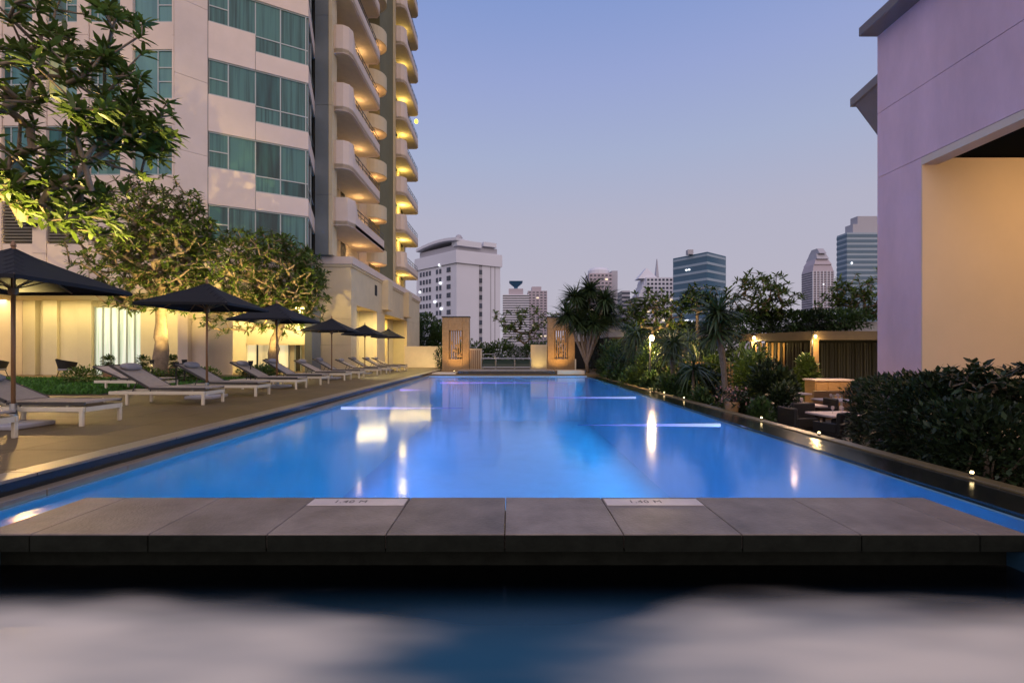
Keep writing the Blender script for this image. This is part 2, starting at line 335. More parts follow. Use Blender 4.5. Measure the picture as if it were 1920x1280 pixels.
def depth_sign(x0, x1, label, side):
    t = empty('depth_marker', ((x0+x1)/2, 3.75, 0.0), label=label, cat='sign', group='pool depth markers set in the walkway')
    MB().box(-(x1-x0)/2+0.012, (x1-x0)/2-0.012, -0.078, 0.078, -0.001, 0.006).build('plate', M['plaque'], t, bevel=0.002)
    cu = bpy.data.curves.new('text', 'FONT'); cu.body = '1.40 M'; cu.size = 0.088; cu.align_x = 'CENTER'; cu.align_y = 'CENTER'; cu.extrude = 0.0005; cu.space_character = 1.1
    tmp = bpy.data.objects.new('tmp', cu); C.objects.link(tmp); bpy.context.view_layer.update()
    me = bpy.data.meshes.new_from_object(tmp.evaluated_get(bpy.context.evaluated_depsgraph_get())); bpy.data.objects.remove(tmp)
    me.materials.clear(); me.materials.append(M['ink']); ob('lettering', me, t, loc=(-0.06*side, 0, 0.0075), kind='stuff')
depth_sign(-1.60, -0.815, 'pale depth marker plate on the walkway, left of the centre joint', 1)
depth_sign(0.755, 1.535, 'pale depth marker plate on the walkway, right of the centre joint', 1)
# spa in the foreground
MB().box(WX0+0.02, WX1-0.02, -4.0, 3.2, -1.4, -1.25).box(WX0-.04, WX0+0.03, -4, 3.25, -1.4, -0.03).box(WX1-0.03, WX1+.04, -4, 3.25, -1.4, -0.03).build('spa_basin', mat('spa_tile', (0.02, 0.06, 0.10), 0.4, var=0.2), kind='structure')
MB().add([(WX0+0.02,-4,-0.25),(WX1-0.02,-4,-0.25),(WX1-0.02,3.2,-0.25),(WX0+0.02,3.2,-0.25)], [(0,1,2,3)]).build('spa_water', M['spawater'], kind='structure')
# far end: terrace, dark step, stone coping
MB().box(-4.32, 9.0, PY1+0.3, 33, -1.4, 0.02).build('far_terrace', M['deck'], kind='structure')
stp = MB().box(-2.75, 2.45, 25.15, 27.4, 0.0, 0.17).build('step_platform', M['granite'], kind='structure')
for i in range(6):
    MB().box(-2.78+i*0.876, -2.78+i*0.876+0.87, 25.1, 27.42, 0.172, 0.215).build('step_stone', M['coping'], stp, bevel=0.006)
for sx_, lab in ((-1, 'left'), (1, 'right')):
    x0, x1 = (-4.1, -2.85) if sx_ < 0 else (2.55, 4.0)
    w = MB().box(x0, x1, 24.85, 26.2, 0.0, 0.10 if sx_ < 0 else 0.22).build('corner_plinth', M['wallb'], bevel=0.02, label=f'low sandstone plinth at the far {lab} corner of the pool', cat='plinth')
MB().box(4.78, 70, -6, 60, -2.5, -0.9).build('restaurant_terrace', M['terr'], kind='structure')
MB().box(-45, 4.6, 33, 75, -2.5, 0.06).build('far_garden', M['soil'], kind='structure')

# pool lamps: continuous LED strips in the basin walls and glowing bars that paint light beams across the water
for k, (ya, yb) in enumerate(((-3.5, 3.5), (4.0, 13.5), (14.0, 24.0))):
    for sx_ in (-1, 1):
        lamp('pool_wall_light', 'AREA', (XL+0.03 if sx_ < 0 else XR-0.03, (ya+yb)/2, -0.30), (160, 275, 275)[k], ((0.16, 0.17, 1.0), (0.11, 0.33, 1.0), (0.12, 0.36, 1.0))[k] if sx_ < 0 else (0.012, 0.48, 1.0), size=yb-ya, sy=0.2, aim=(0, (ya+yb)/2, -0.9))
def painted_beam_mat(name, c0, c1, strength):  # emission fading along the bar paints a light beam
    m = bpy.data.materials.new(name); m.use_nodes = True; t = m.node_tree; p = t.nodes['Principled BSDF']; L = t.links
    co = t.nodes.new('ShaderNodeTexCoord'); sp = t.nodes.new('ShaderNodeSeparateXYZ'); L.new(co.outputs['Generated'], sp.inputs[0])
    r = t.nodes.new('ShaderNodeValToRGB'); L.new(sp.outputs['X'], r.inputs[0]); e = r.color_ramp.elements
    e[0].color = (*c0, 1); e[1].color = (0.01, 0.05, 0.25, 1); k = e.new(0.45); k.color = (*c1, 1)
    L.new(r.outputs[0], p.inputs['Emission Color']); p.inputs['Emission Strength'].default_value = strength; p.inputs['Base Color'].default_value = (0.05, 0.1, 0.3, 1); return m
M['led'] = painted_beam_mat('painted_beam_white', (1.0, 0.84, 1.0), (0.40, 0.36, 0.95), 1.5)
M['beamv'] = painted_beam_mat('painted_beam_violet', (0.65, 0.35, 1.0), (0.35, 0.2, 0.95), 1.9)
for px0, py0, ln, d, mm, lab in ((640, 762, 2.9, 1, 'led', 'white light beam under the water, painted as a glowing bar, nearest along the left pool side'),
                                (1350, 793, 2.6, -1, 'led', 'white light beam under the water, painted as a glowing bar, nearest along the right pool side'),
                                (1192, 743, 3.1, -1, 'led', 'white light beam under the water, painted as a glowing bar, farther along the right pool side'),
                                (825, 716, 6.0, 1, 'beamv', 'violet light beam under the water, painted as a glowing bar, at the far pool end'),
                                (750, 729, 0.9, 1, 'beamv', 'short violet light beam under the water, painted as a glowing bar, by the far left pool side')):
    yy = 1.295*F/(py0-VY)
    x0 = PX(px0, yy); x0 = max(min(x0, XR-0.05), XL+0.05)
    MB().tube([(0,0,0),(ln*.3,0,0),(ln,0,0)], [0.034,0.026,0.006], 10).build('painted_beam', M[mm], loc=(x0, yy, WZ-0.05), rot=(0, 0, 0 if d > 0 else math.pi), label=lab, cat='light', group='painted light beams under the pool water')
# little lamps on the right rim
for i, (px, py) in enumerate(((1832, 893), (1527, 816), (1407, 787), (1275, 748), (1213, 731), (1243, 738))):
    yy = 1.26*F/(py-VY)
    t = empty('rim_lamp', (4.69, yy, -0.058), label=f'tiny lit marker lamp on the right pool rim, {ORD[i] if i else "nearest"}' + (' from the camera' if i else ' the camera'), cat='lamp', group='marker lamps on the pool rim')
    MB().lathe([(0.022,0),(0.022,0.012),(0.012,0.016),(0.012,0.03)], 10).build('stem', M['fix'], t)
    MB().lathe([(0.014,0.03),(0.017,0.04),(0.012,0.055)], 10).build('lens', M['glowrim'], t)
# ------------------------------------------------------------------ hotel tower
TW = empty('hotel_tower', (-14, 24, 0.1), label='tall pink plaster hotel tower with teal windows and curved balconies', cat='building')
def tp(mb, name, m, parent=None, **k):
    o = mb.build(name, m, parent or TW, **k)
    if parent is None: o.matrix_parent_inverse = Matrix.Translation((14, -24, -0.1))
    return o
def tpo(name, me, loc, rot=None):
    o = ob(name, me, TW, loc=loc, rot=rot); o.matrix_parent_inverse = Matrix.Translation((14, -24, -0.1)); return o
TOP = 44.0
FA, FB, FC, FD = (-14.3, 20.0), (-13.42, 20.9), (-9.8, 22.9), (-10.86, 26.2)
def unit(a, b):
    d = math.hypot(b[0]-a[0], b[1]-a[1]); return ((b[0]-a[0])/d, (b[1]-a[1])/d), d
# core, set back behind every panel and pane
def off(O, u, s_, d): return (O[0]+u[0]*s_+u[1]*d, O[1]+u[1]*s_-u[0]*d)
uA, LA = (1.0, 0.0), 15.0; OA = (-29.3, 20.0)
uB0, LB0 = unit(FA, FB); uB, LB = unit(FB, FC); uC, LC = unit(FC, FD)
tp(MB().prism([(-45, 20.16), (-14.35, 20.16), (-13.52, 21.05), (-9.98, 23.02), (-11.0, 26.2), (-11.0, 47), (-45, 47)], 6.4, TOP), 'core', M['core'])
# facade A: flat front with stacked windows
rowsA = [(7.57-2.05, 7.57), (8.75, 10.84), (12.0, 14.1), (15.27, 17.38), (18.5, 20.6)]
colsA = []      # (s0,s1) from the right: window, pier ...
for pxa, pxb in ((250, 322), (167, 226)):
    colsA.append((PX(pxa, 20)+29.3, PX(pxb, 20)+29.3))
for k in range(3): a = colsA[1][0]-0.35-1.9*k-1.45; colsA.append((a, a+1.3))
rngw = random.Random(21)
def window(O, u, s0, s1, z0, z1, splits, hbars, pm, mw=0.05, name='window'):
    w = tp(MB().fbox(O, u, s0, s1, z0, z1, -0.15, -0.10), name, M['mull'])
    xs = [s0]+splits+[s1]
    for i in range(len(xs)-1):
        zs = [z0]+hbars[i]+[z1]
        for j in range(len(zs)-1):
            MB().fbox(O, u, xs[i]+mw/2, xs[i+1]-mw/2, zs[j]+mw/2, zs[j+1]-mw/2, -0.10, -0.085).build('pane', (M['glintpane'] if rngw.random() < .02 else pm if rngw.random() < .72 else M[rngw.choice(['pane_b', 'pane_c', 'pane_c'])]) if pm != M['darkglass'] else pm, w)
    for x in splits: MB().fbox(O, u, x-mw/2, x+mw/2, z0, z1, -0.10, -0.05).build('mullion', M['mull'], w)
    for i in range(len(xs)-1):
        for z in hbars[i]: MB().fbox(O, u, xs[i]+mw/2, xs[i+1]-mw/2, z-mw/2, z+mw/2, -0.10, -0.06).build('transom', M['mull'], w)
    for z, e in ((z0, 1), (z1, -1)): MB().fbox(O, u, s0, s1, min(z, z+e*mw), max(z, z+e*mw), -0.10, -0.045).build('frame', M['mull'], w)
    return w
def pan(O, u, s0, s1, z0, z1, d=0.0, m='plaster', d0=-0.14):
    return tp(MB().fbox(O, u, s0+0.008, s1-0.008, z0+0.008, z1-0.008, d0, d), 'wall_panel', M[m])
piersA = [(colsA[0][1], LA)] + [(colsA[i+1][1], colsA[i][0]) for i in range(len(colsA)-1)]
zl = [3.9] + [z for r in rowsA[1:] for z in r] + [TOP]
for k in range(len(rowsA)):
    z0, z1 = rowsA[k]; zn = rowsA[k+1][0] if k+1 < len(rowsA) else TOP
    for i, (a, b) in enumerate(colsA):
        if k == 0:
            if i < 2: continue
            w = tp(MB().fbox(OA, uA, a, b, z0+0.3, z1, -0.15, -0.12), 'louvre_panel', M['louvre'])
            for q in range(12): MB().fbox(OA, uA, a+0.03, b-0.03, z0+0.4+q*0.135, z0+0.47+q*0.135, -0.11, -0.02).build('slat', M['louvre'], w)
            pan(OA, uA, a, b, 3.9, z0+0.3)
        elif k < 5:
            wd = b-a; hb = [[], [z0+0.75, z0+1.35]] if i % 2 == 0 else [[z0+0.62], [z0+0.62]]
            window(OA, uA, a, b, z0, z1, [a+wd*(0.62 if i % 2 == 0 else 0.25)], hb, M['pane_a'])
        pan(OA, uA, a, b, z1, zn, -0.02)
    if k == 0:
        for i in range(2): pan(OA, uA, colsA[i][0], colsA[i][1], 3.9, rowsA[1][0], -0.02)
for i, (a, b) in enumerate(piersA):
    zz = [3.9, 5.4, 8.2, 11.45, 14.7, 17.95, 21.2, 27.7, 34.2, TOP]
    for z0, z1 in zip(zz[:-1], zz[1:]): pan(OA, uA, a, b, z0, z1, 0.03 if 0 < i else 0.0)
pan(OA, uA, 0, colsA[-1][0], 3.9, 13.0); pan(OA, uA, 0, colsA[-1][0], 13.0, TOP)
tp(MB().box(-45, -29.32, 20.0, 20.14, 3.9, TOP), 'wall_panel', M['plaster'])
for z0, z1 in zip([3.9, 6.6, 9.9, 13.15, 16.4, 19.65, 22.9, 30], [6.6, 9.9, 13.15, 16.4, 19.65, 22.9, 30, TOP]): pan(FA, uB0, 0.01, LB0-0.005, z0, z1)
# facade B: long ribbon windows that step down towards the pool
def sB(px):
    k = (px-VX)/F; return (k*FB[1]-FB[0])/(uB[0]-k*uB[1])
b1, b2, b3, b4 = sB(428), sB(479), sB(526), LB
for k in range(-1, 5):
    zt = 11.05+3.25*k
    if k < 4:
        window(FB, uB, 0.02, b2, zt-1.6, zt, [b1], [[zt-0.85], []], M['pane'])
        window(FB, uB, b2, b4, zt-2.4, zt, [b3], [[zt-1.65], [zt-1.65]], M['pane'])
        window(FC, uC, 0.02, LC, zt-2.4, zt, [0.5, 2.0], [[zt-1.65]]*3, M['darkglass'])
    zn0 = zt+1.65 if k < 3 else TOP
    zn1 = zt+0.85 if k < 3 else TOP
    if k < 4:
        pan(FB, uB, 0, b2, zt, zn0); pan(FB, uB, b2+0.0, b4, zt, zn1); pan(FC, uC, 0, LC, zt, zn1)
pan(FB, uB, 0, b2, 3.9, 11.05-3.25-1.6); pan(FB, uB, b2, b4, 3.9, 11.05-3.25-2.4); pan(FC, uC, 0, LC, 3.9, 11.05-3.25-2.4)
# underside of the overhanging storeys
tp(MB().prism([(-45, 20.0), (-14.3, 20.0), (-13.42, 20.9), (-9.8, 22.9), (-10.86, 26.2), (-10.86, 26.6), (-45, 26.6)], 3.70, 3.895), 'soffit', M['plaster2'])
# grey column and its light fin
for z0, z1 in zip([6.65, 10, 15, 20, 25, 30, 37], [10, 15, 20, 25, 30, 37, TOP]):
    tp(MB().box(-10.85, -10.12, 26.2, 26.95, z0, z1-0.015), 'column_panel', M['greycol'])
    tp(MB().box(-10.10, -9.90, 26.22, 26.95, z0, z1-0.015), 'column_fin', M['plaster2'])
# side wall behind balconies, piers, recess walls
for z0 in np.arange(6.65, TOP-3.25, 3.25):
    z1 = z0+3.24
    for y0, y1, x in ((27.0, 27.6, -10.9), (28.7, 30.3, -10.9), (31.3, 33.9, -10.9), (46.2, 47.0, -10.4), (41.0, 42.6, -10.4), (43.7, 45.0, -10.4)):
        tp(MB().box(-11.05, x, y0, y1, z0, z1), 'wall_panel', M['plaster2'])
    tp(MB().box(-11.05, -10.85, 33.9, 36.2, z0, z1), 'wall_panel', M['soffit'])
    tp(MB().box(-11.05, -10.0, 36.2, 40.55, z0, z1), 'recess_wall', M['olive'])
    for y0, y1, x in ((27.6, 28.7, -10.96), (30.3, 31.3, -10.96), (42.6, 43.7, -10.46), (45.0, 46.2, -10.46)):
        d = tp(MB().box(-11.02, x, y0, y1, z0+1.6, z1), 'balcony_door', M['darkglass'])
        MB().box(x, x+0.05, y0, y0+0.07, z0+1.6, z1).build('jamb', M['mull'], d); MB().box(x, x+0.05, y1-0.07, y1, z0+1.6, z1).build('jamb', M['mull'], d)
tp(MB().box(-10.0, -9.82, 40.35, 40.55, 6.65, TOP), 'edge_fin', M['plaster2'])
# balconies
def balcony_meshes(x_wall, y0, y1, big=False):
    xo = -9.0
    near = [(x_wall, y0), (-9.75 if not big else -9.85, y0-0.45 if not big else y0-0.75), (-9.38, y0-0.42), (-9.12, y0-0.22), (xo, y0+0.15)]
    if big: near = [(x_wall, y0-0.1), (-9.75, y0-0.55), (-9.1, y0-0.5), (xo+0.12, y0+0.2)]
    xo2 = near[-1][0]
    poly = near + [(xo2, y1-0.3), (xo2-0.25, y1), (x_wall, y1)]
    slab = MB().prism(poly[::-1] if False else poly, 0.0, 0.22).mesh('balcony', M['soffit'])
    par = MB(); th = 0.14; zt = [1.55]*len(near) + [0.72, 0.72]
    path = near + [(xo2, y1-0.3), (xo2-0.25, y1)]
    cx, cyy = (x_wall+xo)/2, (y0+y1)/2
    path2 = near + [(xo2, near[-1][1]+0.5), (xo2, y1-0.3), (xo2-0.25, y1), (x_wall, y1)]
    zt2 = [1.55]*len(near) + [0.72]*4
    inn = []
    for i, p in enumerate(path2):
        a = path2[max(i-1, 0)]; b = path2[min(i+1, len(path2)-1)]; d = math.hypot(b[0]-a[0], b[1]-a[1]); n = (-(b[1]-a[1])/d, (b[0]-a[0])/d)
        inn.append((p[0]+n[0]*th, p[1]+n[1]*th))
    v = []; f = []
    for (p, q, z) in zip(path2, inn, zt2): v += [(p[0], p[1], -0.03), (p[0], p[1], z), (q[0], q[1], z), (q[0], q[1], -0.03)]
    for i in range(len(path2)-1):
        a = 4*i; b = a+4; f += [(a, b, b+1, a+1), (a+1, b+1, b+2, a+2), (a+2, b+2, b+3, a+3), (a+3, b+3, b, a)]
    f += [(0, 1, 2, 3), tuple(4*(len(path2)-1)+k for k in (3, 2, 1, 0))]
    par.add(v, f)
    pm = par.mesh('parapet', M['plaster'])
    rl = MB(); ya, yb = near[-1][1]+0.5, y1-0.3
    for z in (0.95, 1.2): rl.tube([(xo2-0.07, ya, z), (xo2-0.07, yb, z)], 0.025, 6)
    nn = int((yb-ya)/0.7)
    for i in range(nn+1): rl.tube([(xo2-0.07, ya+(yb-ya)*i/nn, 0.7), (xo2-0.07, ya+(yb-ya)*i/nn, 1.2)], 0.018, 5)
    return slab, pm, rl.mesh('railing', M['railm'])
b1m = balcony_meshes(-10.9, 26.9, 32.9); b1big = balcony_meshes(-10.9, 26.9, 33.6, True); b2m = balcony_meshes(-10.4, 41.0, 46.6)
def semi(cx, cyy, r, n=14):
    pts = [(cx + r*math.cos(a), cyy + r*math.sin(a)) for a in np.linspace(-math.pi/2, math.pi/2, n)]
    slab = MB().prism([(cx, cyy-r)] + pts[1:-1] + [(cx, cyy+r)], 0, 0.2).mesh('curved_balcony', M['soffit'])
    v = []; f = []
    for a in np.linspace(-math.pi/2, math.pi/2, n):
        for rr, z in ((r+0.03, -0.03), (r+0.03, 0.95), (r-0.1, 0.95), (r-0.1, -0.03)): v.append((cx+rr*math.cos(a), cyy+rr*math.sin(a), z))
    for i in range(n-1):
        a = 4*i; b = a+4; f += [(a, b, b+1, a+1), (a+1, b+1, b+2, a+2), (a+2, b+2, b+3, a+3), (a+3, b+3, b, a)]
    return slab, MB().add(v, f).mesh('parapet', M['plaster2'])
sm = semi(-10.3, 35.0, 1.1)
WARM, YEL = (1.0, 0.72, 0.36), (1.0, 0.74, 0.20)
for k in range(10):
    z = 8.35+3.25*k
    for (sl_, pr, rl), yes in (((b1big if k == 0 else b1m), True), (b2m, True)):
        o = tpo('balcony', sl_, (0, 0, z)); ob('parapet', pr, o); ob('railing', rl, o)
    o = tpo('curved_balcony', sm[0], (0, 0, z-0.6)); ob('parapet', sm[1], o)
    if k < 6: lamp('curved_balcony_light', 'POINT', (-10.0, 35.0, z-1.0), 20, (1.0, 0.55, 0.22), 0.08)
    lamp('balcony_light', 'POINT', (-9.9, 43.6, z-0.35), (60, 95, 95, 50, 45, 50, 30, 24, 20, 20)[k], YEL, 0.3)
    if k < 5: lamp('balcony_light', 'POINT', (-10.1, 31.5, z-0.5), 22, (1.0, 0.62, 0.28), 0.1)
lmp = tpo('wall_lantern', MB().lathe([(0.02,0),(0.16,0.1),(0.18,0.3),(0.1,0.42)], 10).mesh('wall_lantern', mat('yellow_lantern', (1,.8,.2), emit=(1.0, 0.72, 0.05), estr=3)), (-9.3, 46.9, 24.0))
# podium: cornice band, side wall with two lit recesses
POD = empty('hotel_podium', (-12, 30, 0.1), label='two-storey beige stone podium under the balconies with lit wall recesses', cat='building')
def pp(mb, name, m, parent=None, **k):
    o = mb.build(name, m, parent or POD, **k)
    if parent is None: o.matrix_parent_inverse = Matrix.Translation((12, -30, -0.1))
    return o
Y0 = 26.72
pp(MB().box(-12.6, -10.25, Y0+0.15, 47, 0.1, 6.2), 'core', M['core'])
zc = 3.95
def sidewall(y0, y1, z0, z1, x=-9.0, nm='stone_panel'):
    return pp(MB().box(-9.25, x, y0+0.006, y1-0.006, z0+0.006, z1-0.006), nm, M['plaster2'])
for y0, y1 in ((Y0+0.25, 27.7), (31.9, 33.9), (41.2, 46.8)):
    for z0, z1 in ((0.1, 1.9), (1.9, 3.95)): sidewall(y0, y1, z0, z1)
ys = [Y0+0.25, 29.5, 32.9, 36.3, 39.7, 43.2, 46.8]
for a, b in zip(ys[:-1], ys[1:]): sidewall(a, b, 3.95, 6.2, -9.0)
for (y0, y1) in ((27.7, 31.9), (33.9, 41.2)):
    pp(MB().box(-10.25, -10.2, y0-0.3, y1+0.3, 0.1, 4.0), 'recess_back', M['panel'])
    pp(MB().box(-10.2, -9.25, y0-0.12, y0, 0.1, 4.0), 'recess_side', M['panel']); pp(MB().box(-10.2, -9.25, y1, y1+0.12, 0.1, 4.0), 'recess_side', M['panel'])
    for q in (0.33, 0.66):
        yy = y0+(y1-y0)*q; pp(MB().box(-10.2, -10.08, yy-0.12, yy+0.12, 0.1, 3.9), 'pilaster', M['plaster2'])
    lamp('recess_light', 'AREA', (-9.72, (y0+y1)/2, 3.85), 420 if y0 < 30 else 520, (1.0, 0.76, 0.32) if y0 < 30 else (1.0, .70, .16), size=0.85, sy=y1-y0-0.4, aim=(-9.9, (y0+y1)/2, 0))
pp(MB().box(-10.3, -9.25, 27.58, 41.3, 3.95, 4.0), 'recess_ceiling', M['plaster2'])
# front face of the podium
for a, b in ((-12.35, -10.7), (-10.7, -9.0)):
    for z0, z1 in ((0.1, 1.6), (1.6, 3.1), (3.1, 4.6), (4.6, 6.2)):
        pp(MB().box(a+0.006, b-0.006, Y0, Y0+0.24, z0+0.006, z1-0.006), 'stone_panel', M['plaster2'])
pp(MB().prism([(-12.5, Y0-0.12), (-8.88, Y0-0.12), (-8.88, 47), (-12.5, 47)], 6.2, 6.62), 'cornice', M['plaster'])
pp(MB().prism([(-12.5, Y0-0.06), (-8.94, Y0-0.06), (-8.94, 47), (-12.5, 47)], 6.05, 6.198), 'cornice_moulding', M['plaster2'])
pp(MB().box(-9.1, -8.98, 31.4, 31.9, 5.0, 5.7), 'vent_opening', M['backdark'])
for k, y in enumerate((33.2, 40.0)): pp(MB().box(-9.0, -8.55, y, y+1.2, 4.2, 6.3), 'bay', M['plaster2'])
pp(MB().box(-10.2, -9.0, 46.85, 47.0, 0.1, 6.2), 'end_wall', M['plaster2'])
# ground floor under the overhang: beige panels, glowing curtain, piers
GF = empty('lobby_front', (-18, 22.5, 0.1), label='lit beige ground floor front with glowing glass curtain behind the lawn', cat='building')
def gp(mb, name, m, parent=None, **k):
    o = mb.build(name, m, parent or GF, **k)
    if parent is None: o.matrix_parent_inverse = Matrix.Translation((18, -22.5, -0.1))
    return o
GY = 22.5
gp(MB().box(-45, -14.55, GY+0.5, GY+0.7, 0.1, 3.7), 'back_wall', M['panel']); gp(MB().box(-14.75, -14.55, GY+0.7, 26.2, 0.1, 3.7), 'bay_side_wall', M['panel'])
for px0, px1, d, m in ((-300, 12, 0.35, 'panel'), (12, 38, -0.9, 'plaster'), (38, 62, 0.1, 'panel'), (62, 78, 0.34, 'panel'), (78, 105, 0.05, 'panel'), (105, 141, 0.2, 'panel'), (141, 168, 0.1, 'panel'), (260, 298, 0.1, 'panel'), (298, 333, 0.2, 'panel')):
    gp(MB().box(PX(px0, GY)+0.01, PX(px1, GY)-0.01, GY+d, GY+0.5, 0.1, 3.7), 'wall_panel' if m == 'panel' else 'pier', M[m])
cw = gp(MB().box(PX(169, GY), PX(259, GY), GY+0.32, GY+0.36, 0.1, 3.35), 'glass_curtain_wall', M['litglass'])
for i in range(7):
    x = PX(169, GY)+(PX(259, GY)-PX(169, GY))*i/6; MB().box(x-0.02, x+0.02, GY+0.24, GY+0.32, 0.1, 3.4).build('mullion', M['mull'], cw)
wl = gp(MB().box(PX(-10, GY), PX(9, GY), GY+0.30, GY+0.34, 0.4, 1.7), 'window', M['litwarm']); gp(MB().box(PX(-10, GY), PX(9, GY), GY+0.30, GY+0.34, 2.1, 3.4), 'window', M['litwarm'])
for px0, px1, y0, y1, m in ((333, 352, 20.15, 22.4, 'plaster'), (352, 391, 20.4, 22.2, 'plaster'), (571, 585, 25.4, 26.6, 'greycol')):
    gp(MB().box(PX(px0, y0)+0.004, PX(px1, y0)-0.004, y0, y1, 0.1, 3.69), 'pier', M[m])
# recessed bay with low windows
RY = 26.0
gp(MB().box(PX(380, RY), PX(575, RY), RY, RY+0.2, 1.62, 3.7), 'bay_wall', M['panel'])
gp(MB().box(PX(385, RY), PX(402, RY), RY-0.02, RY+0.2, 0.1, 1.62), 'bay_pier', M['panel'])
gp(MB().box(PX(380, RY), PX(575, RY), RY-0.08, RY, 1.60, 1.68), 'bay_ledge', M['plaster2'])
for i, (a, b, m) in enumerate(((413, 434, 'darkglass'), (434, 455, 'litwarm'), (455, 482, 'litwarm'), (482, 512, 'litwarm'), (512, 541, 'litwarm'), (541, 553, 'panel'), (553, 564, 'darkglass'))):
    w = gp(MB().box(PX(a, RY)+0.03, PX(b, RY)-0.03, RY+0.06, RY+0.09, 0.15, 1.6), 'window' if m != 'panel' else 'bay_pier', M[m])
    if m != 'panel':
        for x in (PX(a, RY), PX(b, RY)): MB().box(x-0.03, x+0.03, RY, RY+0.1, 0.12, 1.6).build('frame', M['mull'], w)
gp(MB().box(PX(402, RY), PX(575, RY), RY+0.1, RY+0.2, 0.1, 1.62), 'window_back', M['panel'])
gp(MB().box(-14.5, -11.2, 22.0, RY-0.02, 3.65, 3.69), 'bay_ceiling', M['plaster2'])
lamp('lobby_soffit_light', 'AREA', (-19.5, 21.7, 3.62), 240, (1.0, 0.77, 0.34), size=11, sy=0.35, aim=(-19.5, 22.15, 0))
lamp('bay_soffit_light', 'AREA', (-13.2, 25.2, 3.6), 170, (1.0, 0.76, 0.34), size=3.2, sy=0.3, aim=(-13.2, 25.9, 0))
lamp('podium_front_light', 'AREA', (-11.6, 25.9, 3.65), 700, (1.0, 0.76, 0.32), size=1.4, sy=0.3, aim=(-11.0, 26.9, 1))
# added floodlights on the tower stand in for the unseen deck light source
for i, (x, z, e) in enumerate(((-15.0, 6.6, 560), (-20.2, 6.6, 1000))):
    lamp('added_deck_light', 'SPOT', (x, 19.6, z), e*1.25, (1.0, 0.60, 0.19), 0.15, aim=(-2.4 if i else -3.6, 3.7 if i else 9.5, 0), spot=66, blend=0.8)
    t = tpo('added_light_box', MB().box(-0.18, 0.18, -0.1, 0.1, -0.12, 0.12).mesh('added_light_box', M['fix'], bevel=0.02), (x, 19.85, z+0.05)); 
# ------------------------------------------------------------------ vegetation builders
def leaf_template(w, droop, fold=0.0, rows=(0, .35, .7, 1.0), ws=(.25, 1.0, .95, .08)):
    v = []
    for y, k in zip(rows, ws):
        for sgn in (-1, 1): v.append((sgn*w*k/2, y, -droop*y*y + fold*k))
    q = [(2*i, 2*i+1, 2*i+3, 2*i+2) for i in range(len(rows)-1)]
    return np.array(v), np.array(q)
LT = {'plum': leaf_template(0.27, 0.28), 'small': leaf_template(0.5, 0.15, rows=(0, .5, 1.0), ws=(.2, 1.0, .15)), 'upright': leaf_template(0.085, 0.5, rows=(0, .25, .5, .75, 1.0), ws=(.7, 1, .9, .6, .08)), 'blade': leaf_template(0.075, 0.75, rows=(0, .25, .5, .75, 1.0), ws=(.7, 1, .9, .6, .08))}
def leaves(rng, P, D, length, tmpl, lv=0.3):
    # P (n,3) positions, D (n,3) directions -> verts, quads
    T, Q = LT[tmpl]; n = len(P)
    D = D/np.linalg.norm(D, axis=1, keepdims=True)
    up = np.tile([0., 0., 1.], (n, 1)) + rng.normal(0, .25, (n, 3))
    X = np.cross(D, up); X /= np.linalg.norm(X, axis=1, keepdims=True)+1e-9
    Z = np.cross(X, D)
    L = length*(1+rng.uniform(-lv, lv, n))
    V = (P[:, None, :] + L[:, None, None]*(T[None, :, 0, None]*X[:, None, :] + T[None, :, 1, None]*D[:, None, :] + T[None, :, 2, None]*Z[:, None, :]))
    k = len(T); QQ = (Q[None] + (np.arange(n)*k)[:, None, None]).reshape(-1, 4)
    return V.reshape(-1, 3), QQ
def limb_mesh(nodes, par, rad, name, m, sides=5):
    V = []; Qs = []
    for i, p in enumerate(par):
        if p < 0: continue
        a, b = nodes[p], nodes[i]; d = b-a; ln = np.linalg.norm(d)
        if ln < 1e-4: continue
        d = d/ln; u = np.cross(d, [0.3, 0.5, 0.8]); u /= np.linalg.norm(u)+1e-9; w = np.cross(d, u)
        ra, rb = min(rad[p], rad[i]*1.5), rad[i]; o = len(V); n = sides if rad[i] < 0.05 else 10
        for (c, r) in ((a-d*ra*.3, ra), (b, rb)):
            for k in range(n):
                an = 2*math.pi*k/n; V.append(c+(u*math.cos(an)+w*math.sin(an))*r)
        for k in range(n): Qs.append((o+k, o+(k+1) % n, o+n+(k+1) % n, o+n+k))
    return npmesh(name, np.array(V), np.array(Qs), m, smooth=True)
def grow(rng, trunk, tips, r_tip=0.014, expo=0.42, rmax=0.25):
    nodes = [np.array(p, float) for p in trunk]; par = list(range(-1, len(trunk)-1)); ok0 = max(1, len(trunk)-7)
    tips = sorted(tips, key=lambda t: np.linalg.norm(t-nodes[-1])); tid = []
    for t in tips:
        A = np.array(nodes); d = np.linalg.norm(A-t, axis=1) + 0.5*np.maximum(0, A[:, 2]-t[2]+0.1); d[:ok0] += 5
        j = int(np.argmin(d)); a = nodes[j]; L = np.linalg.norm(t-a); ns = max(1, int(L/0.45)); prev = j
        for k in range(1, ns+1):
            f = k/ns; p = a+(t-a)*f
            if k < ns: p = p + np.array([0, 0, -0.12*L*math.sin(f*math.pi)]) + rng.normal(0, .05*L, 3)*[1, 1, .5]
            nodes.append(p); par.append(prev); prev = len(nodes)-1
        tid.append(prev)
    cnt = np.zeros(len(nodes))
    for i in tid: cnt[i] += 1
    for i in range(len(nodes)-1, 0, -1): cnt[par[i]] += cnt[i]
    rad = np.minimum(rmax, r_tip*np.maximum(cnt, 1)**expo)
    dirs = [nodes[i]-nodes[par[i]] for i in tid]
    return nodes, par, rad, [nodes[i] for i in tid], dirs
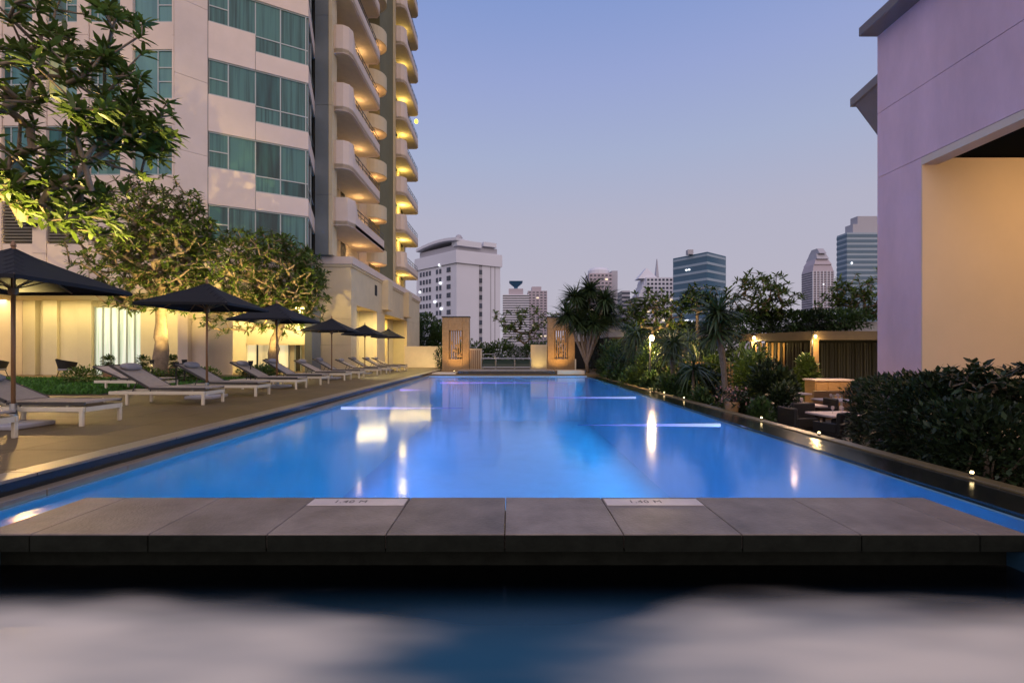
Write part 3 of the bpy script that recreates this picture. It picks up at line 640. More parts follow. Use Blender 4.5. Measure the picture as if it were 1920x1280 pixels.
def crown_tips(rng, n, c, r, shell=0.55, zmin=None, holes=None):
    out = []
    c = np.array(c, float); r = np.array(r, float)
    bumps = [(v/np.linalg.norm(v), rng.uniform(-.28, .25)) for v in rng.normal(0, 1, (14, 3))]
    while len(out) < n:
        v = rng.normal(0, 1, 3); v /= np.linalg.norm(v)
        k = 1+sum(a*max(0, v@b-.55)/.45 for b, a in bumps)
        p = c + v*r*k*(shell+(1-shell)*rng.random())**0.8
        if zmin is not None and p[2] < zmin: continue
        out.append(p)
    return out
def rosettes(rng, P, D, n, length, tmpl='plum', spread=(35, 85), lv=.3):
    PP = []; DD = []
    for p, d in zip(P, D):
        d = d/(np.linalg.norm(d)+1e-9); d = d*.5+np.array([0, 0, .6]); d /= np.linalg.norm(d)
        u = np.cross(d, [.31, .52, .1]); u /= np.linalg.norm(u); w = np.cross(d, u)
        a = rng.random()*6.28
        for k in range(n):
            a += 2.4; th = R(spread[0]+(spread[1]-spread[0])*rng.random())
            DD.append(d*math.cos(th)+(u*math.cos(a)+w*math.sin(a))*math.sin(th)); PP.append(p-d*0.10*rng.random())
    return leaves(rng, np.array(PP), np.array(DD), length, tmpl, lv)
def tree(seed, base, trunk, tips, label, leaf=0.3, nleaf=11, m='leafp', bark='bark', rmax=0.24, r_tip=0.014, expo=.42, group='frangipani trees', name='frangipani_tree', tmpl='plum', split=0):
    rng = np.random.default_rng(seed)
    tk = [np.array(p, float) for p in trunk]; fine = [tk[0]]
    for a, b in zip(tk[:-1], tk[1:]):
        k = max(1, int(np.linalg.norm(b-a)/.22))
        for q in range(1, k+1): fine.append(a+(b-a)*q/k+(rng.normal(0, .018, 3) if q < k else 0))
    ntr = len(fine); trunk = fine
    nodes, par, rad, T, D = grow(rng, trunk, tips(rng), r_tip, expo, rmax)
    for i in range(ntr): rad[i] = max(rad[i]*.5, rmax*(1.18-.5*i/ntr))*(1+rng.uniform(-.13, .13))
    t = empty(name, base, label=label, cat='tree', group=group); mi = Matrix.Translation(-Vector(base))
    o = ob('trunk', limb_mesh(nodes, par, rad, 'trunk', M[bark]), t); o.matrix_parent_inverse = mi
    V, Q = rosettes(rng, T, D, nleaf, leaf, tmpl)
    if split:
        # the leaves that show largest become single leaves
        k = len(LT[tmpl][0]); q = len(LT[tmpl][1]); n = len(V)//k; Vr = V.reshape(n, k, 3); cen = Vr.mean(1)
        px = VX+F*cen[:, 0]/cen[:, 1]; py = VY-F*(cen[:, 2]-CH)/cen[:, 1]
        sz = np.linalg.norm(Vr[:, -1]-Vr[:, 0], axis=1)/cen[:, 1]; sz[(px < 2) | (px > 1918) | (py < 2)] = 0
        idx = np.argsort(-sz)[:split]; keep = np.ones(n, bool); keep[idx] = False
        for i in idx:
            l = ob('leaf', npmesh('leaf', Vr[i], LT[tmpl][1], M[m]), t); l.matrix_parent_inverse = mi
        V = Vr[keep].reshape(-1, 3); Q = (LT[tmpl][1][None]+(np.arange(keep.sum())*k)[:, None, None]).reshape(-1, 4)
    o = ob('crown', npmesh('crown', V, Q, M[m]), t); o.matrix_parent_inverse = mi
    if split: o['kind'] = 'stuff'
    return t
def bush(seed, c, r, n, label, leaf=0.09, m='leafh', name='shrub', cat='shrub', group=None, box=False, tmpl='small', power=.35, stems=6):
    rng = np.random.default_rng(seed); c = np.array(c, float); r = np.array(r, float)
    bumps = [(v/np.linalg.norm(v), rng.uniform(-.25, .25)) for v in rng.normal(0, 1, (18, 3))]
    v = rng.normal(0, 1, (n, 3)); v /= np.linalg.norm(v, axis=1, keepdims=True)
    if box: s_ = np.max(np.abs(v), axis=1, keepdims=True); v2 = v/(s_**0.75)
    else: v2 = v
    k = np.ones(n)
    for b, a in bumps: k += a*np.maximum(0, v@b-.6)/.4*(0.5 if box else 1)
    P = c + v2*r*k[:, None]*(rng.random((n, 1))**power)
    D = v+np.array([0, 0, .4])+rng.normal(0, .5, (n, 3))
    V, Q = leaves(rng, P, D, leaf, tmpl)
    base = (float(c[0]), float(c[1]), float(c[2]-r[2]))
    t = empty(name, base, label=label, cat=cat, group=group); mi = Matrix.Translation(-Vector(base))
    o = ob('foliage', npmesh('foliage', V, Q, M[m]), t); o.matrix_parent_inverse = mi
    sb = MB()
    for i in range(stems):
        e = c + rng.normal(0, .4, 3)*r*[1, 1, .5]; b0 = np.array(base)+rng.normal(0, .12, 3)*[r[0], r[1], 0]
        sb.tube([b0, (b0+e)/2+rng.normal(0, .05, 3), e], [.03, .02, .01], 5)
    o = sb.build('stem', M['barkd'], t); o.matrix_parent_inverse = mi
    return t
def dracaena(seed, base, heads, label, trunk_r=.07, n=70, ll=.75, hw=1.0, m='leafpalm', bark='barkd', name='dracaena', fork=None, group='spiky dracaena trees', blade='blade', cone=1.62):
    rng = np.random.default_rng(seed); t = empty(name, base, label=label, cat='tree', group=group); mi = Matrix.Translation(-Vector(base))
    b = Vector(base)
    for h in heads:
        h = Vector(h); f = Vector(fork) if fork else b
        pts = [b] if fork else []
        pts += [f, f.lerp(h, .45)+Vector(rng.normal(0, .05, 3)), h]
        o = MB().tube(pts, list(np.linspace(trunk_r*1.3, trunk_r*.7, len(pts))), 8).build('trunk', M[bark], t, smooth=True); o.matrix_parent_inverse = mi
        th = np.arccos(1-rng.random(n)*cone); ph = rng.random(n)*6.283
        D = np.stack([np.sin(th)*np.cos(ph), np.sin(th)*np.sin(ph), np.cos(th)], 1)
        P = np.array(h)+D*.05+np.array([0, 0, 1])*rng.uniform(-.35, .1, (n, 1))*ll*.6
        V, Q = leaves(rng, P, D, ll*hw, blade, .25)
        o = ob('leaf_head', npmesh('leaf_head', V, Q, M[m]), t); o.matrix_parent_inverse = mi
    return t

# ------------------------------------------------------------------ loungers
def make_lounger():
    # local x: foot end at 0, head towards -x; y: width
    t = empty('sun_lounger'); Lx, Wy = 2.0, 0.66
    for sy in (-1, 1):
        MB().box(-Lx, 0, sy*Wy/2-0.02, sy*Wy/2+0.02, 0.215, 0.285).build('side_rail', M['white'], t, bevel=0.006)
        for x in (-0.035, -1.62): MB().box(x-0.028, x+0.024, sy*Wy/2-0.025, sy*Wy/2+0.025, 0.0, 0.28).build('leg', M['white'], t, bevel=0.006)
        for x in (-0.28, -1.02): MB().box(x-0.012, x+0.012, sy*(Wy/2-0.03)-0.012, sy*(Wy/2-0.03)+0.012, 0.285, 0.36).build('bracket', M['white'], t)
    for x in (-0.02, -1.98): MB().box(x-0.02, x+0.02, -Wy/2+0.03, Wy/2-0.03, 0.21, 0.28).build('cross_rail', M['white'], t)
    bed = MB(); nx = 10
    v = []; f = []
    for i in range(nx+1):
        x = -1.18*i/nx
        for yy in (-0.31, 0.31): v += [(x, yy, 0.365-0.012*math.sin(math.pi*i/nx)), (x, yy, 0.335-0.012*math.sin(math.pi*i/nx))]
    for i in range(nx):
        a = 4*i; f += [(a, a+2, a+6, a+4), (a+1, a+5, a+7, a+3), (a, a+4, a+5, a+1), (a+2, a+3, a+7, a+6)]
    f += [(0, 1, 3, 2), (4*nx, 4*nx+2, 4*nx+3, 4*nx+1)]
    b = bed.add(v, f).build('seat_sling', M['sling'], t)
    for sy in (-1, 1): MB().box(-1.18, 0.0, sy*0.318-0.014, sy*0.318+0.014, 0.315, 0.36).build('sling_frame', M['slingdark'], b)
    return t
def make_back(ang):
    me = MB().box(-0.88, 0, -0.31, 0.31, -0.012, 0.018).mesh('backrest', M['sling'], bevel=0.005)
    fr = MB()
    for sy in (-1, 1): fr.box(-0.9, 0.0, sy*0.318-0.014, sy*0.318+0.014, -0.02, 0.024)
    fr.box(-0.92, -0.89, -0.33, 0.33, -0.02, 0.024)
    return me, fr.mesh('back_frame', M['slingdark'])
LG = make_lounger(); BK = make_back(0)
pv = []; pf = []
for i in range(13):
    yy = -0.27+0.54*i/12; k = (1-abs(2*i/12-1)**4)*.85+.15
    for a in range(10):
        an = 2*math.pi*a/10; pv.append((math.cos(an)*0.11*k, yy, math.sin(an)*0.065*k))
for i in range(12):
    for a in range(10): pf.append((i*10+a, i*10+(a+1) % 10, (i+1)*10+(a+1) % 10, (i+1)*10+a))
pf += [tuple(range(10)), tuple(range(129, 119, -1))]
PIL = MB().add(pv, pf).mesh('pillow', M['pillow'], smooth=True)
prop_me = MB().tube([(0, -0.25, 0), (0, -0.25, 0.28), (0, 0.25, 0.28), (0, 0.25, 0)], 0.013, 6).mesh('back_prop', M['slingdark'])
def place_lounger(o, x, y, z, rz, ang, label, group, pillow=True):
    o.location = (x, y, z); o.rotation_euler = (0, 0, R(rz)); o['label'] = label; o['category'] = 'sun lounger'; o['group'] = group
    b = ob('backrest', BK[0], o, loc=(-1.2, 0, 0.36), rot=(0, R(ang), 0)); ob('back_frame', BK[1], b)
    if pillow: ob('pillow', PIL, b, loc=(-0.74, 0, 0.07))
    ob('back_prop', prop_me, o, loc=(-1.6, 0, 0.22), rot=(0, R(25), 0))
lys = [5.35, 6.95, 9.75, 11.6, 13.85, 15.7, 18.1, 19.8, 22.3, 24.0, 26.5, 28.2]
rngl = random.Random(4)
for i, yy in enumerate(lys):
    o = copy_tree(LG)
    lab = 'white framed sun lounger with grey sling, ' + ('nearest the camera, cut by the left photo edge' if i == 0 else f'{ORD[i]} in the poolside row counting from the camera')
    place_lounger(o, -6.28+rngl.uniform(-.05, .05), yy+0.33, 0.1, rngl.uniform(-1.5, 1.5), [14, 22, 30, 29, 28, 31, 27, 30, 25, 29, 27, 25][i] , lab, 'sun loungers in a row beside the pool', i > 0)
place_lounger(LG, -9.6, 13.2, 0.12, -8, 20, 'low grey sun lounger standing alone on the lawn', 'sun loungers on the lawn', False)
# ------------------------------------------------------------------ umbrellas
def make_umbrella(a=0.97, ze=2.12, zt=2.63):
    t = empty('patio_umbrella')
    v = []; f = []
    # square canopy, each side sagging a little between the ribs
    g = 12; idx = {}
    for i in range(g+1):
        for j in range(g+1):
            u, w = 2*i/g-1, 2*j/g-1; m_ = max(abs(u), abs(w)); mn = min(abs(u), abs(w))
            sag = (m_-mn)*m_*0.07
            z = zt-(zt-ze)*(m_**0.82) - sag*.35 - (mn*m_)*0.03
            idx[i, j] = len(v); v.append((u*a, w*a, z))
    top = len(v)
    v += [(x, y_, z-0.012) for x, y_, z in v]
    for i in range(g):
        for j in range(g):
            q = (idx[i, j], idx[i+1, j], idx[i+1, j+1], idx[i, j+1]); f.append(q); f.append(tuple(k+top for k in q[::-1]))
    rim_ = [idx[i, 0] for i in range(g)]+[idx[g, j] for j in range(g)]+[idx[i, g] for i in range(g, 0, -1)]+[idx[0, j] for j in range(g, 0, -1)]
    for p, q in zip(rim_, rim_[1:]+rim_[:1]): f.append((p, p+top, q+top, q))
    can = MB().add(v, f).build('canopy', M['fabric'], t)
    vl = MB()
    for s_ in range(4):
        c, s2 = math.cos(s_*math.pi/2), math.sin(s_*math.pi/2); vv = []
        for k in range(g+1):
            x = (2*k/g-1)*a; sag = (1-abs(2*k/g-1))*.07*.35 + abs(2*k/g-1)*.03
            for d, zz in ((a+.003, 0), (a+.003, -.05), (a-.006, 0), (a-.006, -.05)): vv.append((x*c+d*s2, x*s2-d*c, ze-sag+zz-.004))
        ff = []
        for k in range(g):
            p = 4*k; q = p+4; ff += [(p, p+1, q+1, q), (p+2, q+2, q+3, p+3), (p+1, p+3, q+3, q+1)]
        vl.add(vv, ff)
    vl.build('valance', M['fabric'], can)
    MB().tube([(0, 0, 0.05), (0, 0, zt+.02)], 0.026, 12).build('pole', M['wood'], t, smooth=True)
    MB().lathe([(.02, 0), (.035, .02), (.03, .05), (.008, .1)], 10, (0, 0, zt)).build('finial', M['wood'], t)
    MB().lathe([(.05, 0), (.06, .03), (.06, .09), (.045, .12)], 12, (0, 0, ze-.18)).build('hub', M['wood'], t)
    for s_ in range(8):
        an = s_*math.pi/4; r = a*(1.41 if s_ % 2 else 1.0)
        e = (r*math.cos(an)*.985, r*math.sin(an)*.985, ze - (.045 if s_ % 2 == 0 else .045)); m_ = Vector((0, 0, zt-.06)).lerp(Vector(e), .5); m_.z -= .03
        rb = MB().tube([(0, 0, zt-.05), m_, e], .013, 6).build('rib', M['wood'], t)
        MB().tube([(0, 0, ze-.1), m_], .010, 6).build('strut', M['wood'], rb)
    MB().box(-.32, .32, -.32, .32, 0, .07).build('base_plate', M['concrete'], t, bevel=.015)
    MB().lathe([(.06, .07), (.05, .09), (.04, .35)], 12).build('pole_sleeve', M['steel'], t)
    return t
UM = make_umbrella()
for i, (px, Xu) in enumerate(((25, -7.25), (388, -7.25), (519, -7.25), (622, -7.3), (684, -7.3), (728, -7.3))):
    o = UM if i == 0 else copy_tree(UM)
    yy = -Xu*F/(VX-px); o.location = (Xu, yy, 0.1); o.rotation_euler = (0, 0, R([2, 3, -3, 2, -2, 3][i])); k = [1.0, 1.03, 1.0, .93, .9, .88][i]; o.scale = (k, k, [1.0, 1.05, 1.0, .95, .95, .96][i])
    o['label'] = 'black square patio umbrella, ' + ('largest and nearest, cut by the left photo edge' if i == 0 else f'{ORD[i]} in the row from the camera' + (', the farthest' if i == 5 else ''))
    o['category'] = 'umbrella'; o['group'] = 'black umbrellas over the loungers'
# ------------------------------------------------------------------ lawn and things by the lobby
MB().box(-30, -10.4, 12.0, 19.2, 0.04, 0.115).build('lawn_bed', M['soil'], kind='structure')
rg = np.random.default_rng(3); n = 26000
P = np.stack([rg.uniform(-24, -10.5, n), 12.05+7.1*rg.random(n)**1.25, np.full(n, .11)], 1)
D = np.stack([rg.normal(0, .35, n), rg.normal(0, .35, n), np.ones(n)], 1)
V, Q = leaves(rg, P, D, 0.10, 'small', .4)
ob('lawn_grass', npmesh('lawn_grass', V, Q, M['grass']), label='mown green grass of the small lawn behind the loungers', cat='grass', kind='stuff')
# round wicker chair with low table, terracotta pots
def round_chair(loc, rz, label):
    t = empty('wicker_chair', loc, label=label, cat='chair'); t.rotation_euler = (0, 0, R(rz))
    v = []; f = []
    for i in range(7):
        for k in range(15):
            a = R(-110+220*k/14)+math.pi/2; r = .30+.10*(i/6); v.append((r*math.cos(a), r*math.sin(a), .38+i*.075*(1-.35*abs(k-7)/7)))
    for i in range(6):
        for k in range(14): f.append((i*15+k, i*15+k+1, (i+1)*15+k+1, (i+1)*15+k))
    w = MB().add(v, f); w.add([(x*.93, y_*.93, z) for x, y_, z in v], [q[::-1] for q in f]); w.build('shell', M['wicker'], t, smooth=True)
    MB().lathe([(.30, .33), (.33, .36), (.33, .40), (.28, .43)], 18).build('seat', M['pillow'], t, smooth=True)
    for sx_ in (-1, 1):
        for sy in (-1, 1): MB().tube([(sx_*.2, sy*.2, .36), (sx_*.28, sy*.28, 0)], .014, 6).build('leg', M['fix'], t)
    return t
round_chair((PX(128, 19.6), 19.6, .1), 160, 'round dark wicker chair in front of the lit lobby panels')
round_chair((PX(-8, 19.8), 19.8, .1), 200, 'dark wicker chair at the left photo edge beside the pier')
tb = empty('low_table', (PX(172, 19.9), 19.9, .1), label='small white low table beside the round wicker chair', cat='table')
MB().lathe([(.34, .36), (.35, .375), (.34, .39)], 20).build('top', M['white'], tb)
for a in (0, 2.09, 4.19): MB().tube([(.1*math.cos(a), .1*math.sin(a), .36), (.26*math.cos(a), .26*math.sin(a), 0)], .012, 6).build('leg', M['fix'], tb)
for i, px in enumerate((203, 268, 325)):
    yy = 20.3; r = np.random.default_rng(i+50)
    t = empty('potted_plant', (PX(px, yy), yy, .1), label=f'small clipped plant in a terracotta pot, {["left", "middle", "right"][i]} of the three by the lobby glass', cat='plant', group='potted plants by the lobby')
    MB().lathe([(.16, 0), (.24, .35), (.28, .42), (.28, .46), (.22, .46)], 14).build('pot', M['pot'], t, smooth=False)
    n = 500; P = r.normal(0, 1, (n, 3)); P /= np.linalg.norm(P, axis=1, keepdims=True); Dd = P+[0, 0, .3]; P = P*[.25, .25, .24]*(r.random((n, 1))**.4)+[0, 0, .72]
    V, Q = leaves(r, P, Dd, .09, 'small'); ob('foliage', npmesh('foliage', V, Q, M['leafd']), t)
    MB().tube([(0, 0, .4), (0, 0, .7)], .02, 6).build('stem', M['barkd'], t)
# tree bed
MB().box(-14.2, -9.15, 15.6, 21.6, .06, .16).build('planting_bed', M['soil'], kind='structure')
MB().box(-16.2, -10.7, 14.6, 18.6, .05, .125).build('tree_bed', M['soil'], kind='structure')
for i, (x, y_) in enumerate(((-13.4, 16.6), (-12.4, 16.2), (-11.6, 16.5), (-11.2, 17.2), (-10.5, 19.0), (-9.9, 19.6), (-9.7, 18.4), (-14.6, 16.0))):
    bush(200+i, (x, y_, .36), (.55, .45, .28), 700, f'low leafy ground plant in the tree bed, {ORD[i]} from the left' if False else f'low leafy plant at the foot of the frangipani trees, {ORD[i]} of the bed', .11, 'leafy' if i % 2 else 'leafd', 'bed_plant', 'plant', 'low plants in the tree bed', stems=3)
# frangipani trees
tree(11, (PX(298, 17), 17, .1), [(PX(298, 17), 17, .1), (PX(301, 17), 17, .7), (PX(303, 17), 17, 1.3), (PX(300, 17), 17.05, 2.0), (PX(297, 17), 17.1, 2.9), (PX(302, 17), 17.2, 3.7)],
     lambda r: crown_tips(r, 1350, (PX(298, 17), 17.3, 4.9), (2.7, 2.3, 2.5), .35, 2.7), 'frangipani tree with orange-lit forked trunk behind the second umbrella', .215, 10, rmax=.21)
tree(12, (PX(511, 20), 20, .1), [(PX(511, 20), 20, .1), (PX(512, 20), 20, .9), (PX(516, 20), 20, 1.8), (PX(528, 20), 20.1, 2.7), (PX(532, 20), 20.2, 3.6)],
     lambda r: crown_tips(r, 1450, (PX(516, 20), 20.2, 4.3), (2.85, 2.3, 2.6), .35, 1.7), 'dense frangipani tree in front of the grey tower column', .215, 10, rmax=.2)
def tips0(r):
    out = crown_tips(r, 160, (-8.1, 8.6, 5.9), (1.75, 1.5, 2.2), .3, 3.3) + crown_tips(r, 55, (-6.85, 8.3, 5.15), (.75, .8, .35), .3) + crown_tips(r, 90, (-8.3, 8.6, 4.0), (1.2, 1.0, .6), .3, 3.25) + crown_tips(r, 24, (-7.3, 8.5, 6.3), (.6, .8, .9), .3)
    out += [np.array((-6.15, 8.3, 5.12)), np.array((-6.0, 8.25, 4.98)), np.array((-6.3, 8.4, 5.3)), np.array((-5.85, 8.2, 5.0))]
    return out
tree(13, (-10.9, 9.0, .1), [(-10.9, 9.0, .1), (-10.85, 9.0, 1.2), (-10.7, 9.0, 2.3), (-10.4, 8.9, 3.3), (-10.0, 8.8, 4.3)], tips0,
     'large leafy frangipani branches overhanging the upper left of the photo', .24, 12, rmax=.17, r_tip=.013, expo=.36, split=300)
# uplights at the trees; the last two are added to brighten the crowns
for i, (x, y_, aim, e, sp) in enumerate(((PX(285, 15.8), 15.8, (PX(312, 17), 17.2, 3.5), 330, 75), (PX(500, 18.9), 18.9, (PX(515, 20), 20.1, 3.5), 300, 80), (-9.3, 8.2, (-8.3, 8.6, 5), 800, 95), (PX(345, 16.5), 16.5, (PX(345, 21), 21, 7.0), 420, 60), (-11.2, 16.2, (-12, 19.5, 4.0), 160, 80), (PX(330, 12.6), 12.6, (PX(290, 17), 17, 4.3), 260, 58), (PX(470, 14.2), 14.2, (PX(515, 20), 20, 4.0), 260, 56))):
    t = empty('garden_uplight', (x, y_, .12), label=['small black uplight at the foot of the forked frangipani', 'small black uplight at the foot of the dense frangipani', 'small black uplight by the overhanging frangipani near the left edge', 'small black uplight aimed at the tower corner', 'small black uplight among the low plants between the two frangipanis', 'small black uplight added at the deck edge to brighten the forked frangipani crown', 'small black uplight added behind the loungers to brighten the dense frangipani crown'][i], cat='lamp', group='garden uplights')
    MB().tube([(0, 0, 0), (0, 0, .68)], .015, 6).build('stake', M['fix'], t)
    MB().lathe([(.05, 0), (.06, .05), (.075, .14), (.06, .14)], 12, (0, 0, .68)).build('housing', M['fix'], t)
    MB().lathe([(.058, .12), (.05, .135)], 12, (0, 0, .68)).build('lens', M['glowrim'], t)
    lamp('garden_uplight_light', 'SPOT', (x, y_, .72 if i < 2 else .98), e*(1.5, 1.9, 4.2, 3.2, 6.0, 13.0, 13.0)[i], (1.0, 0.72, 0.24), .06, aim=aim, spot=sp, blend=.7)
# ------------------------------------------------------------------ far end of the pool
def carved_pillar(x0, x1, y0, label, seed):
    t = empty('carved_pillar', ((x0+x1)/2, y0, .02), label=label, cat='pillar', group='carved stone pillars at the pool end')
    w = x1-x0; h = 3.36; r = random.Random(seed); wx0, wx1, wz0, wz1 = -w/2+.42, w/2-.42, .75, 2.55
    MB().box(-w/2, wx0, 0, .62, 0, h).build('jamb', M['carved'], t, bevel=.02); MB().box(wx1, w/2, 0, .62, 0, h).build('jamb', M['carved'], t, bevel=.02)
    MB().box(wx0, wx1, .002, .618, 0, wz0).build('sill_block', M['carved'], t); MB().box(wx0, wx1, .002, .618, wz1, h-.002).build('lintel_block', M['carved'], t)
    MB().box(-w/2-.04, w/2+.04, -.04, .66, h, h+.07).build('cap', M['granite'], t, bevel=.01)
    MB().box(-w/2-.05, w/2+.05, -.05, .67, 0, .10).build('plinth', M['carved'], t, bevel=.01)
    n = 6
    for i in range(n):
        x = wx0+(wx1-wx0)*(i+.5)/n
        MB().box(x-.035, x+.035, .18, .42, wz0, wz1).build('bar', M['carved'], t)
    for i in range(n-1):
        x = wx0+(wx1-wx0)*(i+1)/n
        for k in range(r.randint(1, 3)):
            z = r.uniform(wz0+.1, wz1-.3); MB().box(x-.09, x+.09, .2, .4, z, z+r.uniform(.08, .28)).build('block', M['carved'], t, bevel=.01)
    for i in range(46):     # raised carving
        a = r.uniform(-w/2+.05, w/2-.12); z = r.uniform(.2, h-.2)
        if wx0-.1 < a < wx1 and wz0-.1 < z < wz1: continue
        MB().box(a, a+r.uniform(.05, .12), -.02, .01, z, z+r.uniform(.06, .18)).build('carving', M['carved'], t, bevel=.006)
    return t
carved_pillar(PX(829, 29.5), PX(880, 29.5), 29.5, 'carved sandstone pillar with slit window, left of the pool railing', 1)
carved_pillar(PX(1027, 29.5), PX(1078, 29.5), 29.5, 'carved sandstone pillar with slit window, right of the pool railing', 2)
for x, e in ((PX(852, 28.3), 150), (PX(1050, 28.3), 170)):
    lamp('pillar_uplight_light', 'SPOT', (x, 28.2, .12), e, (1.0, .56, .16), .05, aim=(x, 29.6, 1.7), spot=95, blend=.8)
    t = empty('pillar_uplight', (x, 28.2, .02), label='small recessed uplight before the ' + ('left' if x < 0 else 'right') + ' carved pillar', cat='lamp', group='pillar uplights')
    MB().lathe([(.07, 0), (.07, .04), (.05, .05)], 12).build('housing', M['fix'], t); MB().lathe([(.05, .045), (.04, .06)], 10).build('lens', M['glowrim'], t)
# railing between the pillars
t = empty('pool_railing', (0, 28.3, .1), label='thin steel railing between the carved pillars', cat='railing')
zt = PZ(672, 28.3)-.1
for px in (903, 930, 965, 995): MB().tube([(PX(px, 28.3), 0, -.08), (PX(px, 28.3), 0, zt)], .035, 8).build('post', M['steel'], t)
for z in (zt, .18): MB().tube([(PX(903, 28.3), 0, z), (PX(995, 28.3), 0, z)], .028, 8).build('rail', M['steel'], t)
for i in range(3):
    a, b = [(903, 930), (930, 965), (965, 995)][i]; MB().box(PX(a, 28.3)+.06, PX(b, 28.3)-.06, -.006, .006, .22, zt-.08).build('glass_panel', mat('rail_glass', (.02, .04, .03), .05, spec=.6), t)
t = empty('louvre_cabinet', (PX(892, 29.2), 29.2, .02), label='cream slatted timber cabinet beside the left carved pillar', cat='cabinet')
w = PX(903, 29.2)-PX(881, 29.2); h = PZ(655, 29.2)-.02
MB().box(-w/2, w/2, .05, .45, 0, h).build('body', M['wallb'], t); MB().box(-w/2-.02, w/2+.02, .0, .5, h, h+.05).build('lid', M['wallb'], t)
for i in range(5): MB().box(-w/2+.03+i*(w-.06)/5, -w/2+.03+i*(w-.06)/5+.08, .0, .05, .05, h-.05).build('slat', M['tim'], t)
t = empty('frame_rail', (PX(917, 31.5), 31.5, .02), label='small steel frame rail behind the cabinet', cat='railing')
MB().tube([(-.4, 0, 0), (-.4, 0, 1.05), (.4, 0, 1.05), (.4, 0, 0)], .03, 8).build('hoop', M['steel'], t)
MB().box(PX(758, 34), PX(832, 34), 34, 34.3, .06, PZ(649, 34)).build('boundary_wall', M['wallb'], bevel=.02, label='low cream boundary wall left of the carved pillars', cat='wall')
MB().box(PX(995, 31), PX(1026, 31), 31, 31.3, .02, PZ(646, 31)).build('boundary_wall', M['wallb'], bevel=.02, label='short cream wall beside the right carved pillar', cat='wall')
lamp('wall_wash_light', 'SPOT', (PX(800, 32.6), 32.6, .2), 60, (1.0, .78, .4), .05, aim=(PX(795, 34), 34, 1), spot=120)
lamp('wall_wash_light', 'SPOT', (PX(1010, 30), 30.2, .2), 30, (1.0, .78, .3), .05, aim=(PX(1010, 31), 31, 1), spot=110)
MB().lathe([(.04, 0), (.04, .75), (.03, .78)], 8).build('bollard', M['white'], loc=(PX(1079, 27), 27, .02), label='thin white bollard beside the right pillar', cat='bollard')
# planting behind
G1 = 'hedge bushes behind the pool end'
for i, (px, py, rx, Y, n) in enumerate(((905, 655, 40, 37, 1600), (945, 652, 34, 36.5, 1600), (1000, 656, 36, 37, 1600), (1035, 652, 30, 37.5, 1400), (868, 650, 20, 38, 900))):
    zt = PZ(py-12, Y); bush(300+i, (PX(px, Y), Y, (zt+.06)/2), (rx/F*Y, 1.2, (zt-.06)/2+.1), n, f'dark rounded hedge bush behind the pool railing, {ORD[i]} of five', .22, 'leafd', 'hedge_bush', 'bush', G1)
for i, (px, py, rp, Y) in enumerate(((800, 622, 30, 52), (775, 615, 18, 50), (820, 632, 20, 49))):
    zt = PZ(py-rp, Y); bush(320+i, (PX(px, Y), Y, zt*.6), (rp/F*Y, 1.5, zt*.45), 2200, f'dark green tree beyond the low cream wall, {["largest", "nearest the tower", "nearest the carved pillar"][i]}', .3, 'leafd', 'garden_tree', 'tree', 'trees beyond the cream wall')
bush(325, (PX(826, 32), 32, .8), (.45, .4, .8), 700, 'narrow dark shrub against the left carved pillar', .14, 'leafd', 'shrub', 'shrub')
def feather(r):
    out = []
    for k in range(120):
        a = r.uniform(-1, 1); b = r.uniform(0, 1); out.append(np.array((PX(985, 40)+a*3.0*(0.5+.5*b), 40+r.uniform(-1.6, 1.6), 2.0+3.1*b**.8*(1-.35*abs(a))+abs(a)*.5)))
    return out
tree(31, (PX(990, 40), 40, .06), [(PX(990, 40), 40, .06), (PX(988, 40), 40, .8), (PX(986, 40), 40, 1.4), (PX(984, 40), 40, 1.9)], feather, 'spreading feathery tree between the carved pillars', .34, 12, 'leafy', 'barkd', .12, group='feathery tree', name='feathery_tree')
# ------------------------------------------------------------------ right-hand garden
def H(px, py, Y): return (PX(px, Y), Y, PZ(py, Y))
dracaena(41, (PX(1102, 27), 27, .02), [H(1078, 556, 27), H(1106, 543, 27.2), H(1134, 562, 26.8), H(1064, 590, 26.6), H(1094, 575, 27.5), H(1122, 590, 27.4), H(1086, 604, 26.7), H(1112, 606, 26.6), H(1138, 592, 27.3)], 'tall many-headed yucca with pale lit trunks right of the pillar', .085, 330, .85, fork=(PX(1100, 27), 27, .55), bark='bark', blade='upright', cone=1.5)
lamp('yucca_uplight_light', 'SPOT', (PX(1085, 25.8), 25.6, .1), 520, (1.0, .70, .22), .05, aim=(PX(1100, 27), 27, 2.2), spot=70)
dracaena(42, (PX(1364, 12), 12, -.9), [H(1345, 585, 12), (PX(1345, 12), 12, PZ(620, 12))], 'dark spiky dracaena on a tall slim trunk in front of the pavilion', .065, 150, .62, fork=(PX(1362, 12), 12, -.2), blade='upright', cone=1.45)
dracaena(43, (PX(1264, 15.2), 15.2, -.9), [H(1263, 640, 15.2), H(1258, 655, 15.2)], 'dark spiky dracaena left of the warm fence light', .06, 120, .6)
dracaena(44, (PX(1192, 20), 20, -.9), [H(1192, 622, 20), H(1196, 640, 20)], 'dark spiky dracaena beside the warm globe lamp', .07, 110, .75)
dracaena(45, (PX(1300, 13.3), 13.3, -.9), [H(1300, 690, 13.3)], 'low spiky dracaena between the two taller ones', .05, 90, .6)
dracaena(46, (PX(1245, 16), 16, -.9), [H(1292, 635, 17)], 'leaning spiky dracaena behind the left one', .05, 100, .6)
G2 = 'leafy bushes along the right pool rim'
